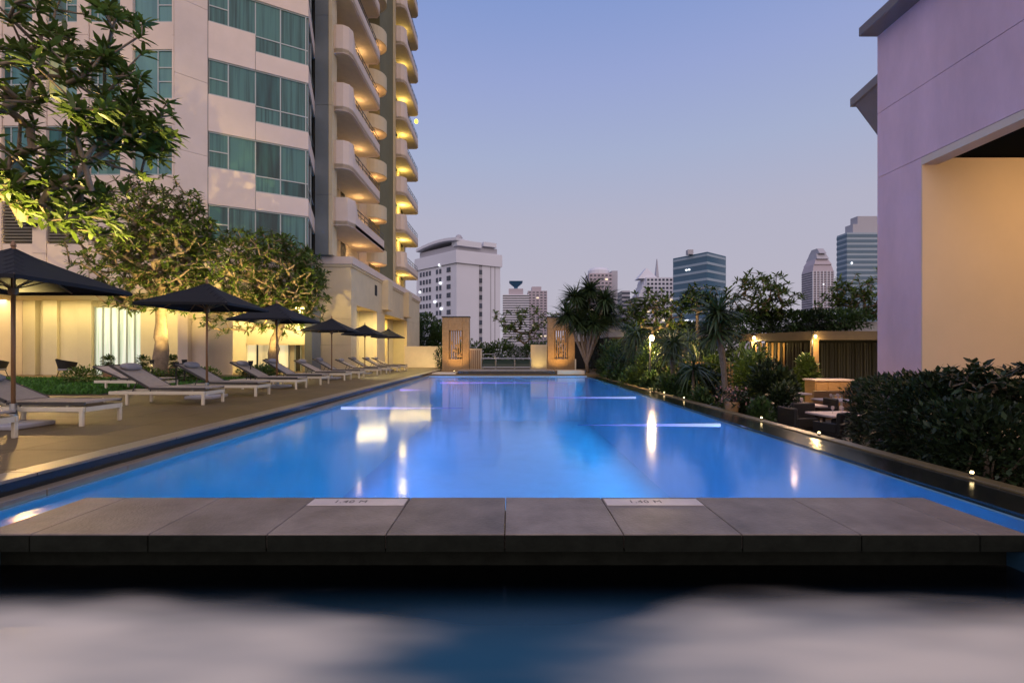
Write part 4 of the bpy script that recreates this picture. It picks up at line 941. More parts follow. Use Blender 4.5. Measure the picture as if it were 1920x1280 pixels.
bl = [(1095, 690, 30, 26, 'leafd'), (1130, 695, 34, 24, 'leafd'), (1165, 690, 36, 22, 'leafh'), (1205, 695, 34, 20, 'leafd'), (1160, 665, 24, 26, 'leafy'), (1240, 700, 30, 17.5, 'leafh'), (1290, 720, 30, 14.5, 'leafd'), (1320, 705, 34, 14.5, 'leafh'), (1405, 690, 40, 15.5, 'leafy'), (1440, 712, 36, 13.5, 'leafh'), (1425, 782, 26, 9.8, 'leafd'), (1465, 740, 26, 12.0, 'leafh'), (1250, 730, 24, 15.0, 'leafd'), (1310, 755, 26, 12.3, 'leafd'), (1390, 765, 26, 10.6, 'leafh'), (1130, 640, 24, 30, 'leafh'), (1150, 660, 26, 24.5, 'leafd'), (1182, 655, 26, 23.5, 'leafh'), (1216, 668, 26, 18.2, 'leafy'), (1246, 655, 26, 20.5, 'leafh'), (1285, 655, 26, 21, 'leafy'), (1330, 652, 26, 21, 'leafd'), (1372, 656, 26, 20, 'leafh'), (1340, 690, 24, 16, 'leafy'), (1408, 700, 34, 14.6, 'leafy'), (1470, 722, 30, 13.2, 'leafh'), (1514, 678, 20, 18.4, 'leafy'), (1110, 705, 24, 23.4, 'leafy'), (1150, 708, 26, 21.2, 'leafd'), (1188, 712, 26, 19.0, 'leafy'), (1225, 715, 24, 16.9, 'leafd'), (1275, 700, 26, 17.0, 'leafy')]
bw = ['nearest the yucca', 'second from the yucca', 'third from the yucca', 'fourth from the yucca', 'pale green one behind the rim bushes', 'below the globe lamp', 'left of the slim dracaena trunk, low', 'left of the slim dracaena trunk, tall', 'bright one under the pavilion lamp', 'large one before the slatted screen', 'lowest one in front of the tables', 'beside the round table', 'small dark one at the rim', 'small dark one before the dracaena trunk', 'small one right of the dracaena trunk', 'tall one behind the yucca', 'first of the back row right of the yucca', 'second of the back row right of the yucca', 'just under the globe lamp', 'back row behind the left dracaena', 'yellow-lit one at the slatted fence', 'back row behind the slim dracaena', 'back row left of the pavilion post', 'pale one behind the slim dracaena trunk', 'front one under the left pavilion lamp', 'front one before the dark slatted screen', 'narrow climbing one on the front pavilion post', 'front row, nearest the yucca', 'front row, second from the yucca', 'front row, third from the yucca', 'front row, below the globe lamp', 'front row, left of the slim dracaena']
for i, (px, py, rp, Y, m) in enumerate(bl):
    top = PZ(py-rp, Y); zc = (top-.9)/2
    bush(400+i, (max(PX(px, Y), 4.78+rp/F*Y*.75), Y, zc), (rp/F*Y, rp/F*Y*.9, (top+.9)/2), 1500, f'leafy garden bush, {bw[i]}', .16 if Y > 13 else .12, m, 'garden_bush', 'bush', G2)
for i in range(9):
    Y = 12.5+i*1.45; bush(440+i, (5.25, Y, -.42), (.42, .8, .46), 800, f'low clipped rim bush, {ORD[i]} along the right pool wall from the camera', .11, 'leafd', 'rim_bush', 'bush', 'low bushes behind the pool rim', stems=3)
# flowering plant in pale trunk pot by the dracaena
t = empty('flower_urn', (PX(1372, 10.4), 10.4, -.9), label='tall tan planter with pink flowering stems at the pool rim', cat='planter')
MB().lathe([(.16, 0), (.13, .4), (.12, .75), (.15, .95), (.14, 1.0)], 14).build('urn', M['tim'], t, smooth=True)
r = np.random.default_rng(5); n = 120; P = np.stack([r.normal(.05, .16, n), r.normal(0, .12, n), r.uniform(.95, 1.35, n)], 1); V, Q = leaves(r, P, r.normal(0, 1, (n, 3)), .07, 'small'); ob('flowers', npmesh('flowers', V, Q, M['flower']), t)
P = np.stack([r.normal(.05, .16, n), r.normal(0, .12, n), r.uniform(.9, 1.3, n)], 1); V, Q = leaves(r, P, r.normal(0, 1, (n, 3)), .12, 'small'); ob('foliage', npmesh('foliage', V, Q, M['leafh']), t)
# frangipanis of the garden
def gtree(seed, px, py, rp, Y, label, n=150, m='leafp', leaf=.28, zb=-.9, flat=.8):
    x = PX(px, Y); zc = PZ(py, Y); rr = rp/F*Y
    tree(seed, (x, Y, zb), [(x, Y, zb), (x+.1, Y, zb+.3*(zc-zb)), (x, Y, zb+.5*(zc-zb)), (x, Y, zc-rr*.45)], lambda r: crown_tips(r, n, (x, Y, zc), (rr, rr*.9, rr*flat), .4, zc-rr*.55), label, leaf, 11, m, 'bark', .11, group='frangipani trees of the garden')
gtree(51, 1425, 560, 62, 24, 'round frangipani standing above the roof hedge', 190)
gtree(52, 1222, 588, 58, 26, 'yellow-lit frangipani above the globe lamp', 190)
gtree(53, 1606, 566, 60, 24.3, 'frangipani half hidden by the lavender building', 190, zb=PZ(603, 24.3))
gtree(54, 1308, 565, 44, 25, 'darker frangipani behind the slim dracaena', 130, 'leafd')
gtree(55, 1160, 600, 34, 30, 'small frangipani between the yucca and the globe lamp', 90, 'leafp')
# garden pavilion with flat planted roof, slatted screen and lamps
pv = empty('garden_pavilion', (13, 19.5, -.9), label='dark slatted garden pavilion with flat planted roof', cat='pavilion')
mi = Matrix.Translation((-13, -19.5, .9))
def pvp(mb, name, m, parent=None, **k):
    o = mb.build(name, m, parent or pv, **k)
    if parent is None: o.matrix_parent_inverse = mi
    return o
zb0, zb1 = PZ(637, 19), PZ(622, 19)
pvp(MB().prism([(PX(1527, 19), 19.0), (22, 19.0), (22, 27), (PX(1380, 23), 27), (PX(1380, 23), 23.0)], zb0+.12, zb1), 'roof_slab', M['beam'])
pvp(MB().box(PX(1527, 19), 22, 18.94, 19.1, zb0, zb1+.03), 'front_beam', M['beam'])
a = (PX(1380, 23), 23.0); b = (PX(1527, 19), 18.94); u, ln = unit(a, b)
pvp(MB().fbox(a, u, 0, ln, zb0, zb1+.03, -.1, .08), 'side_beam', M['beam'])
for (x, y_) in ((PX(1527, 19.3), 19.3), (PX(1412, 22.2), 22.2), (17.5, 19.3)): pvp(MB().box(x-.11, x+.11, y_-.11, y_+.11, -.9, zb0), 'post', M['tim'])
pvp(MB().box(PX(1436, 23), 22, 23.0, 23.1, -.9, zb0+.1), 'back_wall', M['backdark'])
sl_m = MB().box(-.035, .035, -.03, .03, 0, 2.55).mesh('slat', M['dkslat'], bevel=.006); sl_t = MB().box(-.035, .035, -.03, .03, 0, 2.55).mesh('slat', M['tim'], bevel=.006)
x = PX(1428, 22.8); i = 0
while x < 19.5:
    ob('slat', sl_t if x < PX(1475, 22.8) and i % 2 == 0 else sl_m, pv, loc=(x-13, 22.85-19.5+(.02 if i % 3 else -.03), 0)); x += .14; i += 1
# roof parapets and roof hedges
for x0, x1, Y, y0p, y1p, lab in ((1140, 1340, 27.5, 632, 610, 'long pale concrete roof edge behind the dracaenas'), (1548, 1660, 24, 622, 603, 'pale concrete roof edge beside the lavender building'), (1070, 1165, 33, 640, 618, 'pale concrete wall top behind the yucca')):
    t = empty('roof_edge', (PX((x0+x1)/2, Y), Y, PZ(y0p, Y)), label=lab, cat='roof')
    w = PX(x1, Y)-PX(x0, Y); MB().box(-w/2, w/2, 0, 4, .0, PZ(y1p, Y)-PZ(y0p, Y)).build('parapet', M['concrete'], t, bevel=.02); MB().box(-w/2+.1, w/2-.1, .2, 3.8, -PZ(y0p, Y)-.9, 0).build('wall', M['backdark'], t)
    MB().box(-w/2+.05, w/2-.05, -.06, .0, -.12, .0).build('fascia', M['beam'], t)
for i, (px, py, rx, rz, Y) in enumerate(((1395, 607, 34, 20, 23.6), (1440, 604, 34, 20, 23.8), (1485, 603, 34, 20, 23.8), (1525, 602, 30, 20, 23.6), (1585, 600, 44, 16, 23.2), (1350, 612, 24, 16, 25), (1210, 618, 44, 9, 27), (1290, 615, 40, 10, 27))):
    bush(480+i, H(px, py, Y), (rx/F*Y, .7, rz/F*Y), 1500, f'dark hedge on the flat garden roofs, {["second", "third", "fourth", "fifth", "rightmost, by the lavender building", "sixth", "low one at the far left", "low one beside the globe lamp"][i]} ' + 'of the row', .17, 'leafh' if i % 2 else 'leafd', 'roof_hedge', 'hedge', 'hedges on the garden roofs', box=True, stems=3)
def globe(px, py, Y, e, label, rr=.09, post=True):
    x, y_, z = H(px, py, Y); t = empty('garden_lamp', (x, y_, z), label=label, cat='lamp', group='warm garden lamps')
    MB().lathe([(.02, -rr), (rr*.7, -rr*.7), (rr, 0), (rr*.7, rr*.7), (.02, rr)], 14).build('globe', M['glow'], t, smooth=True)
    MB().lathe([(.03, rr), (.05, rr+.02), (.02, rr+.06)], 10).build('cap', M['fix'], t)
    MB().tube([(0, 0, rr+.03), (0, .18, rr+.05)], .015, 6).build('bracket', M['fix'], t)
    if post: MB().tube([(0, .2, -z-.9), (0, .2, rr+.1)], .035, 8).build('post', M['fix'], t)
    lamp('garden_lamp_light', 'POINT', (x, y_-.02, z-.22), e, (1.0, .66, .26), .08)
globe(1222, 633, 16.8, 300, 'warm glowing globe lamp among the dracaenas', .10)
globe(1414, 633, 21.8, 120, 'warm wall lamp at the left pavilion post', .075)
globe(1529, 630, 18.8, 80, 'warm wall lamp at the front pavilion post', .06)
globe(1275, 690, 17.6, 220, 'low warm lamp hidden behind the fence bushes', .05)
for i, (px, Y, aim, e) in enumerate(((1215, 23.2, H(1222, 588, 26), 1500), (1440, 21.4, H(1425, 560, 24), 800), (1590, 17.6, H(1606, 566, 24.3), 500), (1180, 17.5, H(1192, 630, 20), 220), (1122, 22.6, H(1130, 670, 25), 160), (1326, 12.6, H(1330, 690, 14.6), 90))):  # last two lamps are added to brighten the rim bushes
    x = PX(px, Y); lamp('tree_uplight_light', 'SPOT', (x, Y, -.3), e, (1.0, .70, .25), .06, aim=aim, spot=75, blend=.8)
    t = empty('tree_uplight', (x, Y, -.9), label='small uplight under the ' + ['yellow-lit frangipani', 'frangipani above the roof hedge', 'frangipani by the lavender building', 'dracaena beside the globe lamp', 'bushes nearest the yucca, added to brighten them', 'bushes left of the slim dracaena, added to brighten them'][i], cat='lamp', group='garden tree uplights')
    MB().tube([(0, 0, 0), (0, 0, .42)], .015, 6).build('stake', M['fix'], t); MB().lathe([(.05, 0), (.07, .1), (.06, .11)], 10, (0, 0, .42)).build('housing', M['fix'], t)
# slatted fence left of the pavilion
t = empty('garden_fence', (PX(1290, 19.5), 19.5, -.9), label='warm-lit slatted fence behind the dracaenas', cat='fence')
fm = MB().box(-.03, .03, -.02, .02, 0, 1.7).mesh('slat', M['tim'])
for i in range(34): ob('slat', fm, t, loc=(-2.0+i*.12, 0, 0))
for z in (.3, 1.4): MB().box(-2.1, 2.1, .02, .06, z, z+.08).build('rail', M['tim'], t)
# ------------------------------------------------------------------ restaurant furniture
def table(loc, w, d, h, label, rz=0, cloth=True, legs=True):
    t = empty('dining_table', loc, label=label, cat='table', group='restaurant tables on the lower terrace'); t.rotation_euler = (0, 0, R(rz))
    MB().box(-w/2, w/2, -d/2, d/2, h-.045, h).build('top', M['linen' if cloth else 'tim'], t, bevel=.008)
    MB().box(-.05, .05, -.05, .05, .03, h-.045).build('column', M['fix'], t); MB().box(-.28, .28, -.28, .28, 0, .03).build('foot', M['fix'], t, bevel=.008)
    return t
def glassware(loc, label):
    t = empty('table_setting', loc, label=label, cat='glass', group='small glasses on the terrace tables')
    for i, (x, y_) in enumerate(((-.12, 0), (.1, .05), (.02, -.1))): MB().lathe([(.025, 0), (.006, .01), (.006, .07), (.032, .1), (.03, .16)], 10).build('glass', M['linen'], t, loc=(x, y_, 0))
tabs = [(7.25, 10.35, .95, .8, 'nearest dining table with pale top beside the big hedge', 6), (7.55, 12.25, 1.0, .8, 'second dining table with pale top from the hedge', 0), (9.3, 15.6, 1.1, .8, 'small table in front of the lit sideboard', 8), (6.7, 13.6, .9, .8, 'dining table half hidden behind the garden bushes', 0), (9.3, 13.4, .9, .8, 'dining table before the timber partition', 0)]
for i, (x, y_, w, d, lab, rz) in enumerate(tabs):
    table((x, y_, -.9), w, d, .75, lab, rz); glassware((x, y_, -.15), 'stem glasses on the ' + ['nearest dining table', 'second dining table', 'table by the lit sideboard', 'table behind the bushes', 'table before the timber partition'][i])
def wicker(loc, rz, label):
    t = empty('dining_chair', loc, label=label, cat='chair', group='dark woven dining chairs'); t.rotation_euler = (0, 0, R(rz))
    MB().box(-.27, .27, -.27, .27, .38, .46).build('seat', M['wicker'], t, bevel=.02); MB().box(-.28, .28, .22, .3, .40, .88).build('backrest', M['wicker'], t, bevel=.03)
    for sx_ in (-1, 1):
        MB().box(sx_*.27-.03, sx_*.27+.03, -.25, .24, .46, .66).build('armrest', M['wicker'], t, bevel=.015)
        for y_ in (-.23, .24): MB().box(sx_*.24-.025, sx_*.24+.025, y_-.025, y_+.025, 0, .38).build('leg', M['wicker'], t)
chs = [(6.75, 9.75, 200, 'dark woven chair on the near side of the nearest table'), (7.5, 9.55, 175, 'dark woven chair between the nearest table and the hedge'), (6.45, 10.5, 100, 'dark woven chair at the pool side of the nearest table'), (7.1, 11.6, 180, 'dark woven chair between the first and second tables'), (6.75, 12.4, 90, 'dark woven chair at the pool side of the second table'), (8.3, 12.5, -90, 'dark woven chair on the far side of the second table'), (6.0, 13.4, 90, 'dark woven chair half hidden by the garden bushes')]
for x, y_, rz, lab in chs: wicker((x, y_, -.9), rz, lab)
t = empty('sideboard', (PX(1562, 17), 17, -.9), label='warm-lit timber sideboard under the pavilion roof', cat='sideboard')
zt = PZ(711, 17)+.9; w = PX(1600, 17)-PX(1533, 17)
MB().box(-w/2, w/2, 0, .6, .1, zt-.06).build('body', M['tim'], t); MB().box(-w/2-.06, w/2+.1, -.05, .65, zt-.06, zt).build('top', M['linen'], t, bevel=.01)
for i in range(3): MB().box(-w/2+.03+i*w/3, -w/2-.03+(i+1)*w/3, -.03, 0, .15, zt-.12).build('door', M['tim'], t, bevel=.006)
t = empty('timber_partition', (PX(1565, 14.6), 14.6, -.9), label='low timber partition with a white framed opening', cat='partition')
w = PX(1605, 14.6)-PX(1527, 14.6); zt = PZ(733, 14.6)+.9
for a, b in ((-w/2, -.05), (.22, w/2)): MB().box(a, b, 0, .08, 0, zt).build('board', M['tim'], t)
MB().box(-.05, .22, 0, .08, zt-.15, zt).build('board', M['tim'], t)
for x in (-.06, .2): MB().box(x-.02, x+.03, -.03, .0, .1, zt-.12).build('frame', M['white'], t)
MB().box(-.06, .23, -.03, 0, zt-.16, zt-.11).build('frame', M['white'], t)
lamp('pavilion_downlight', 'SPOT', (PX(1560, 16), 15.6, 1.6), 330, (1.0, .62, .28), .06, aim=(PX(1560, 16.5), 16.5, -.6), spot=95)
lamp('terrace_downlight', 'SPOT', (7.9, 13.0, 2.2), 260, (1.0, .62, .34), .06, aim=(7.4, 11.2, -.5), spot=90)
# ------------------------------------------------------------------ hedge beside the rim, right foreground
GH = 'tall hedge bushes beside the right pool rim'
for i, (x, y_, rx, ry, top, n, lab) in enumerate(((6.95, 8.35, .78, .9, PZ(712, 8.35), 9000, 'large dark clipped hedge bush in front of the lavender wall'), (6.3, 6.9, .62, .62, PZ(706, 6.9), 8000, 'dark hedge bush second from the large one, peaked top'), (6.6, 6.2, .7, .6, PZ(715, 6.2), 5000, 'dark hedge bush behind the peaked one'), (5.8, 5.75, .5, .6, PZ(755, 5.75), 5000, 'dark hedge bush nearest the camera by the rim'))):
    bush(500+i, (x, y_, (top-.9)/2), (rx, ry, (top+.9)/2), n, lab, .085, 'leafh', 'hedge_bush', 'hedge', GH, box=True, power=.22, stems=10)
tree(61, (6.9, 6.3, -.9), [(6.9, 6.3, -.9), (6.85, 6.25, -.2), (6.8, 6.2, .3), (6.75, 6.2, .55)], lambda r: crown_tips(r, 110, (6.55, 6.1, .85), (.75, .5, .28), .2), 'loose shrub with pale twigs at the right photo edge', .11, 10, 'leafh', 'bark', .03, .006, .35, group='loose shrub', name='loose_shrub', tmpl='small')
lamp('pink_uplight_light', 'SPOT', (6.75, 5.55, -.7), 45, (1.0, .16, .2), .05, aim=(8.0, 6.6, -.2), spot=110)
t = empty('pink_uplight', (6.75, 5.55, -.9), label='small pink uplight behind the hedge at the right edge', cat='lamp')
MB().lathe([(.05, 0), (.06, .08), (.05, .1)], 10).build('housing', M['fix'], t)
# ------------------------------------------------------------------ lavender building on the right
LB_ = empty('lavender_building', (8, 8, -.9), label='lavender rendered building with orange-lit recess at the right edge', cat='building')
mi2 = Matrix.Translation((-8, -8, .9))
def lp(mb, name, m, **k):
    o = mb.build(name, m, LB_, **k); o.matrix_parent_inverse = mi2; return o
YE, YO, ZO = 10.2, 9.12, 4.83
for z0, z1, gap in ((-.9, 4.97, 0), (4.97, 6.36, .01), (6.36, 8.05, .012)):
    lp(MB().box(8.0, 8.3, YO if z0 < 0 else -6, YE, z0+gap, z1), 'wall_panel', M['lav'])
lp(MB().box(8.001, 8.3, -6, YO-.001, ZO, 4.969), 'lintel', M['peach'])
lp(MB().box(8.02, 8.3, -6, YE-.02, 4.9, 8.05), 'joint_core', M['eave'])
lp(MB().box(8.004, 16, YO-.02, YE-.1, -.9, 4.965), 'recess_wall', M['peach']); lp(MB().box(8.3, 16, YO, YE, 5.2, 8.05), 'upper_wall', M['lav'])
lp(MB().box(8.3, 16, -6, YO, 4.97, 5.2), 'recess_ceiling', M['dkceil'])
lp(MB().box(15.8, 16, -6, YO, -.9, 4.97), 'inner_wall', M['peach'])
lp(MB().box(8.3, 16, -6, YO, -1.0, -.88), 'recess_floor', M['terr'])
lp(MB().box(8.0, 8.3, -6, YO-.001, -.9, -.35), 'low_wall', M['lav'])
lp(MB().box(7.6, 16.4, -6, YE+.02, 8.05, 8.25), 'roof_slab', M['eave'], bevel=.015)
lp(MB().box(8.35, 16, -6, YE-.1, 8.25, 11.5), 'upper_storey', M['lav'])
lp(MB().prism([(9.44, 13.0), (9.1, 10.6), (16, 10.6), (16, 13.0)], 7.98, 8.20), 'side_canopy', M['eave'])
v = [(9.5, 12.9, 7.98), (9.2, 10.7, 7.98), (12, 10.7, 7.98), (12, 12.9, 7.98), (10.75, 12.9, 6.3), (10.75, 10.7, 6.3), (12, 10.7, 6.3), (12, 12.9, 6.3)]
lp(MB().add(v, [(0, 1, 2, 3), (4, 7, 6, 5), (0, 4, 5, 1), (1, 5, 6, 2), (2, 6, 7, 3), (3, 7, 4, 0)]), 'canopy_bracket', M['eave'])
lp(MB().box(10.9, 16, YE+.01, 12.8, -.9, 7.97), 'rear_wing', M['lav'])
lamp('recess_light', 'AREA', (10.2, 6.2, 4.7), 110, (1.0, .60, .26), size=1.2, aim=(10.6, 9.1, 1.6))
# ------------------------------------------------------------------ city skyline
def cm(name, col, rough=.7): return mat(name, col, rough, var=.06, vscale=.05)
M['cw'] = cm('city_white', (.70, .70, .76)); M['cg'] = cm('city_grey', (.42, .41, .45)); M['cd'] = mat('city_window', (.045, .055, .085), .25, rnd=.4)
M['cb'] = mat('city_blue_glass', (.05, .12, .19), .15, var=.1, vscale=.05); M['cb2'] = mat('city_pale_band', (.30, .38, .45), .5); M['cp'] = cm('city_pink', (.46, .40, .44)); M['cblue'] = cm('city_blue_roof', (.05, .16, .30))
GS = 'towers of the city skyline'; rcity = random.Random(77); M['litcity'] = mat('city_lit_window', (1, .85, .6), emit=(1.0, .82, .52), estr=.9)
def city(name, loc, label): return empty(name, loc, label=label, cat='building', group=GS)
# white block behind the pillars
Y = 150; k = Y/F
A, B, Cc = (PX(781, 165), 165), (PX(856, Y), 150.), (PX(938, 158), 158.)
t = city('white_apartment_block', (0, 0, 0), 'white apartment block with curved roof and small dark windows')
ztop = PZ(468, Y); u1, l1 = unit(A, B); u2, l2 = unit(B, Cc)
Dd = (A[0]+Cc[0]-B[0], A[1]+Cc[1]-B[1])
MB().prism([A, B, Cc, Dd], -2.6, ztop).build('body', M['cw'], t)
ov = lambda d: [off(A, u1, -d, d), off(B, u1, d, d) if False else (B[0], B[1]-1.6*d), off(Cc, u2, d, d), (Dd[0], Dd[1]+d)]
MB().prism(ov(.5), ztop-4.2, ztop-.2).build('crown_band', M['cw'], t)
MB().prism(ov(-.8), ztop, ztop+2.0).build('terrace_storey', M['cg'], t)
# curved roof canopy
v = []; f = []
for i in range(13):
    s_ = i/12; p = (A[0]+(B[0]-A[0])*s_, A[1]+(B[1]-A[1])*s_); z = ztop+1.2+2.3*math.sin(math.pi*(.15+.6*s_)); q = (p[0]+8, p[1]+9)
    v += [(p[0], p[1]-1, z), (p[0], p[1]-1, z+.9), (q[0], q[1], z+.9), (q[0], q[1], z)]
for i in range(12):
    a = 4*i; b = a+4; f += [(a, b, b+1, a+1), (a+1, b+1, b+2, a+2), (a+2, b+2, b+3, a+3), (a+3, b+3, b, a)]
f += [(0, 1, 2, 3), (48, 51, 50, 49)]
MB().add(v, f).build('roof_canopy', M['cw'], t)
MB().fbox(B, u2, 0, l2*.55, ztop+1.4, ztop+3.2, -4, .3).build('roof_canopy', M['cw'], t); MB().fbox(B, u2, l2*.6, l2*.9, ztop+2.2, ztop+3.6, -4, .3).build('roof_canopy', M['cw'], t)
MB().lathe([(.3, 0), (1.1, .5), (1.3, 1.3), (.8, 2.1), (.2, 2.4)], 12, (PX(859, 152), 154, ztop+3.4)).build('water_tank', M['cg'], t, smooth=True)
wm = MB().box(-.5, .5, -.12, .12, -.75, .75)
an = math.atan2(u1[1], u1[0]); wme = wm.mesh('window', M['cd'])
for r_ in range(11):
    z = ztop-3.2-r_*2.75
    for c_ in (.12, .20, .28, .36, .54, .62, .80, .84):
        p = off(A, u1, l1*c_, .05); ob('window', wme, t, loc=(p[0], p[1], z), rot=(0, 0, an))
an2 = math.atan2(u2[1], u2[0])
MB().fbox(B, u2, l2*.50, l2*.57, -2.6, ztop-.2, -.4, .08).build('stair_strip', M['cg'], t)
for r_ in range(13): p = off(B, u2, l2*.535, .14); ob('window', wme, t, loc=(p[0], p[1], ztop-1-r_*2.75), rot=(0, 0, an2))
for c_ in (.76, .86): MB().fbox(B, u2, l2*c_, l2*c_+.35, -2.6, ztop-4.2, -.4, .06).build('downpipe', M['cg'], t)
lw = MB().lathe([(.05, -.5), (.5, -.2), (.5, .2), (.05, .5)], 8).mesh('lit_window', M['glowcool'])
for c_, z in ((.12, 14), (.62, 22), (.64, 16), (.66, 7.5), (.5, 10)): p = off(A, u1, l1*c_, .4); ob('lit_window', lw, t, loc=(p[0], p[1], z+8))
def tower(name, px0, px1, pytop, Y, label, body, win, bands=14, dpx=0, d=20, wfrac=.5, cols=0, band_part='window_band'):
    # body with recessed floor bands on the front (and the side that shows)
    x0, x1 = PX(px0, Y), PX(px1, Y); h = PZ(pytop, Y); t = city(name, ((x0+x1)/2, Y, -2.6), label); w = x1-x0
    MB().box(-w/2, w/2, 0, d, 0, h+2.6).build('body', M[body], t)
    fh = (h+2.6)/bands
    if cols:
        nm = MB().box(-w/cols*.3, w/cols*.3, -.15, .1, -fh*wfrac/2, fh*wfrac/2).mesh('window', M[win])
        nml = nm.copy(); nml.materials.clear(); nml.materials.append(M['litcity'])
        for r_ in range(bands):
            z = h+2.6-(r_+.6)*fh
            if z < 8: continue
            for c_ in range(cols): ob('window', nm if rcity.random() > .05 else nml, t, loc=(-w/2+w*(c_+.5)/cols, 0, z))
    else:
        nm = MB().box(-w/2-.15, w/2+.15, -.15, d+.1, -fh*wfrac/2, fh*wfrac/2).mesh(band_part, M[win])
        for r_ in range(bands):
            z = h+2.6-(r_+.6)*fh
            if z > 6: ob(band_part, nm, t, loc=(0, 0, z))
    return t, w, h+2.6
t, w, h = tower('blue_roof_tower', 943, 992, 552, 380, 'banded tower crowned by a blue inverted pyramid', 'cw', 'cd', 26, wfrac=.45)
MB().box(-w*.28, w*.28, 2, 16, h, h+5).build('crown_block', M['cp'], t)
MB().prism([(-1.5, 6), (1.5, 6), (1.5, 9), (-1.5, 9)], h+5, h+9).build('crown_stem', M['cblue'], t)
MB().add([(-1.5, 5, h+7), (1.5, 5, h+7), (1.5, 9, h+7), (-1.5, 9, h+7), (-5.5, 0, h+11), (5.5, 0, h+11), (5.5, 14, h+11), (-5.5, 14, h+11)], [(0, 3, 2, 1), (4, 5, 6, 7), (0, 1, 5, 4), (1, 2, 6, 5), (2, 3, 7, 6), (3, 0, 4, 7)]).build('crown_funnel', M['cblue'], t)
t, w, h = tower('pale_pink_tower', 990, 1026, 545, 430, 'pale pink tower right behind the blue-crowned one', 'cp', 'cd', 24, cols=5, wfrac=.4)
MB().box(-w*.3, w*.2, 2, 14, h, h+4).build('crown_block', M['cp'], t)
t, w, h = tower('round_top_tower', 1105, 1148, 512, 330, 'grey tower with rounded top behind the yucca', 'cp', 'cd', 22, cols=6, wfrac=.4)
MB().lathe([(w*.48, 0), (w*.48, 2.5), (w*.40, 4.2), (w*.2, 5)], 18, (0, 8, h)).build('rounded_top', M['cw'], t); MB().box(w/2, w/2+4.2, 2, 20, 0, h+2).build('side_shaft', M['cg'], t)
tower('low_grey_block', 1166, 1181, 545, 340, 'lower grey block beside the round-topped tower', 'cg', 'cd', 16, wfrac=.4)
t, w, h = tower('white_stepped_tower', 1212, 1276, 520, 300, 'white stepped apartment tower with a thin spire', 'cw', 'cd', 20, cols=9, wfrac=.5)
for i in range(6): MB().box(-w/2-1-i*1.1, -w/2-1-i*1.1+1.1, 2, 18, 0, h-2-i*2.6).build('stepped_terrace', M['cw'], t)
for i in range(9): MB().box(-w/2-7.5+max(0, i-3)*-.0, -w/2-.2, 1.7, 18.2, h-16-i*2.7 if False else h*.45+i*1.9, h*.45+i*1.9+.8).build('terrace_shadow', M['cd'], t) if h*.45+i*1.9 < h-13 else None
MB().add([(-w/2-4, 4, h), (-w*.1, 4, h), (-w*.1, 14, h), (-w/2-4, 14, h), (-w*.42, 6, h+7), (-w*.40, 6, h+7), (-w*.40, 12, h+7), (-w*.42, 12, h+7)], [(0, 3, 2, 1), (4, 5, 6, 7), (0, 1, 5, 4), (1, 2, 6, 5), (2, 3, 7, 6), (3, 0, 4, 7)]).build('gable', M['cw'], t)
MB().add([(-w*.15, 5, h), (-w*.05, 5, h), (-w*.05, 9, h), (-w*.15, 9, h), (-w*.105, 6, h+13), (-w*.095, 6, h+13), (-w*.095, 7, h+13), (-w*.105, 7, h+13)], [(0, 3, 2, 1), (4, 5, 6, 7), (0, 1, 5, 4), (1, 2, 6, 5), (2, 3, 7, 6), (3, 0, 4, 7)]).build('spire', M['cg'], t)
# blue glass block, corner towards us
A2, B2, C2 = (PX(1262, 268), 268.), (PX(1326, 250), 250.), (PX(1361, 262), 262.)
t = city('blue_glass_block', (0, 0, 0), 'blue glass office block with pale floor bands')
zt = PZ(472, 250); v1, m1 = unit(A2, B2); v2, m2 = unit(B2, C2)
D2 = (A2[0]+C2[0]-B2[0], A2[1]+C2[1]-B2[1]); MB().prism([A2, B2, C2, D2], -2.6, zt).build('body', M['cb'], t)
for i in range(14):
    z = zt-2.2-i*4.3
    if z < 5: break
    MB().fbox(A2, v1, 0, m1, z, z+1.3, -.2, .12).build('floor_band', M['cb2'], t); MB().fbox(B2, v2, 0, m2, z, z+1.3, -.2, .12).build('floor_band', M['cb2'], t)
MB().box(B2[0]-8, B2[0]-5, B2[1]+6, B2[1]+9, zt, zt+2.5).build('roof_plant', M['cg'], t)
for s_, z in ((.42, zt-8), (.5, zt-8), (.45, zt-36), (.6, zt-37), (.7, zt-41)): p = off(A2, v1, m1*s_, .4); ob('lit_window', lw, t, loc=(p[0], p[1], z), scale=(3.2, 1, 1.3) if z < zt-20 else (1.4, 1, 1.2))
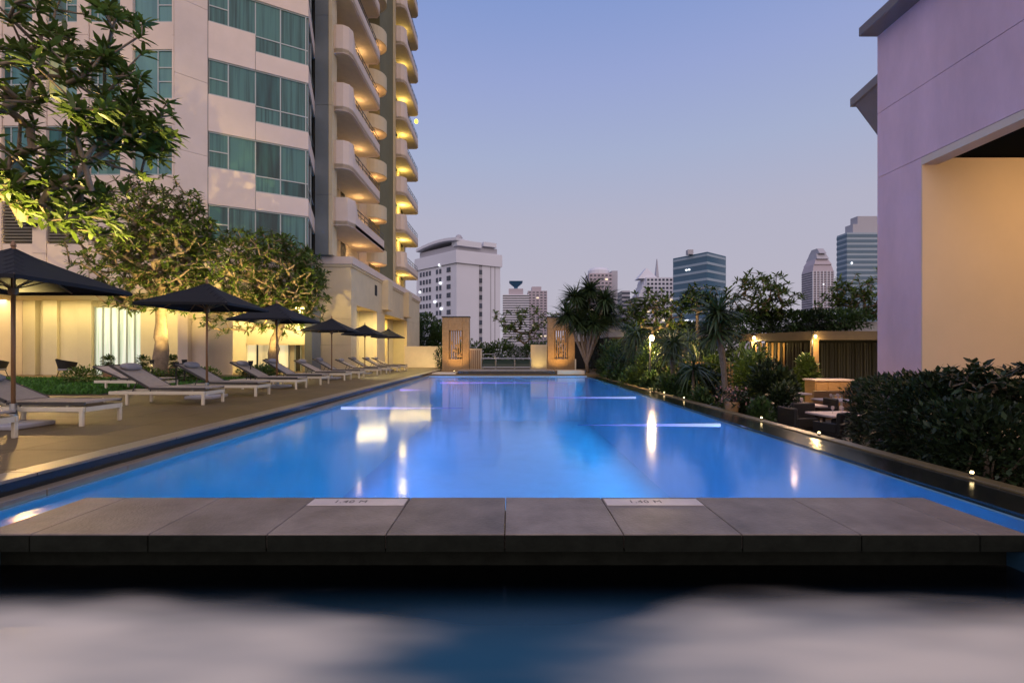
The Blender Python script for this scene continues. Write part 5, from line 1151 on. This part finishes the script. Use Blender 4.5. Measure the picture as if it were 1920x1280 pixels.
t, w, h = tower('crowned_tower', 1524, 1563, 508, 420, 'slender pale tower with stepped crown', 'cp', 'cd', 36, wfrac=.38, d=16)
for q, (a, b, z0, z1, m_) in enumerate(((.50, .42, 0, 6, 'cp'), (.42, .30, 6, 11, 'cp'), (.29, .24, 11, 16, 'cg'), (.17, .15, 16, 21, 'cg'))):
    MB().add([(-w*a, 0, h+z0), (w*a, 0, h+z0), (w*a, 16, h+z0), (-w*a, 16, h+z0), (-w*b, 1+q, h+z1), (w*b, 1+q, h+z1), (w*b, 15-q, h+z1), (-w*b, 15-q, h+z1)], [(0, 3, 2, 1), (4, 5, 6, 7), (0, 1, 5, 4), (1, 2, 6, 5), (2, 3, 7, 6), (3, 0, 4, 7)]).build('crown_tier', M[m_], t)
for q in range(7): MB().box(-w/2+w*q/6-.35, -w/2+w*q/6+.35, -.5, 0, 8, h).build('fin', M['cw'], t)
for x, z in ((0, h-12), (-w*.3, h-38), (-w*.1, h-50)): ob('lit_window', lw, t, loc=(x, -.5, z), scale=(1.3, 1, 1.3))
t, w, h = tower('banded_office_tower', 1588, 1700, 436, 260, 'wide banded office tower beside the lavender building', 'cb2', 'cb', 24, wfrac=.55, d=8)
MB().box(-w/2+4, w/2, 1, 7, h, h+5).build('crown_tier', M['cg'], t); MB().box(-w/2+7, w/2, 1.5, 7, h+5, h+9.5).build('crown_tier', M['cg'], t)
for x, z in ((-w*.43, h-17), (w*.04, h-6), (w*.04, h-20)): ob('lit_window', lw, t, loc=(x, -.5, z), scale=(1.0, 1, 1.5))
# low city blocks closing the horizon
rr = random.Random(8)
for i, (px, wpx, py, Y) in enumerate(((700, 60, 640, 220), (1030, 70, 640, 240), (1180, 60, 625, 260), (1340, 80, 622, 230), (1480, 70, 610, 260), (1700, 160, 600, 230), (950, 60, 644, 210), (620, 120, 630, 260))):
    tower('low_city_block', px, px+wpx, py, Y, f'low grey city block on the horizon, {["by the hotel tower", "behind the right carved pillar", "below the stepped tower", "below the blue glass block", "below the crowned tower", "behind the lavender building", "behind the pool railing", "behind the podium"][i]}', 'cg', 'cd', 6, cols=8, wfrac=.4)
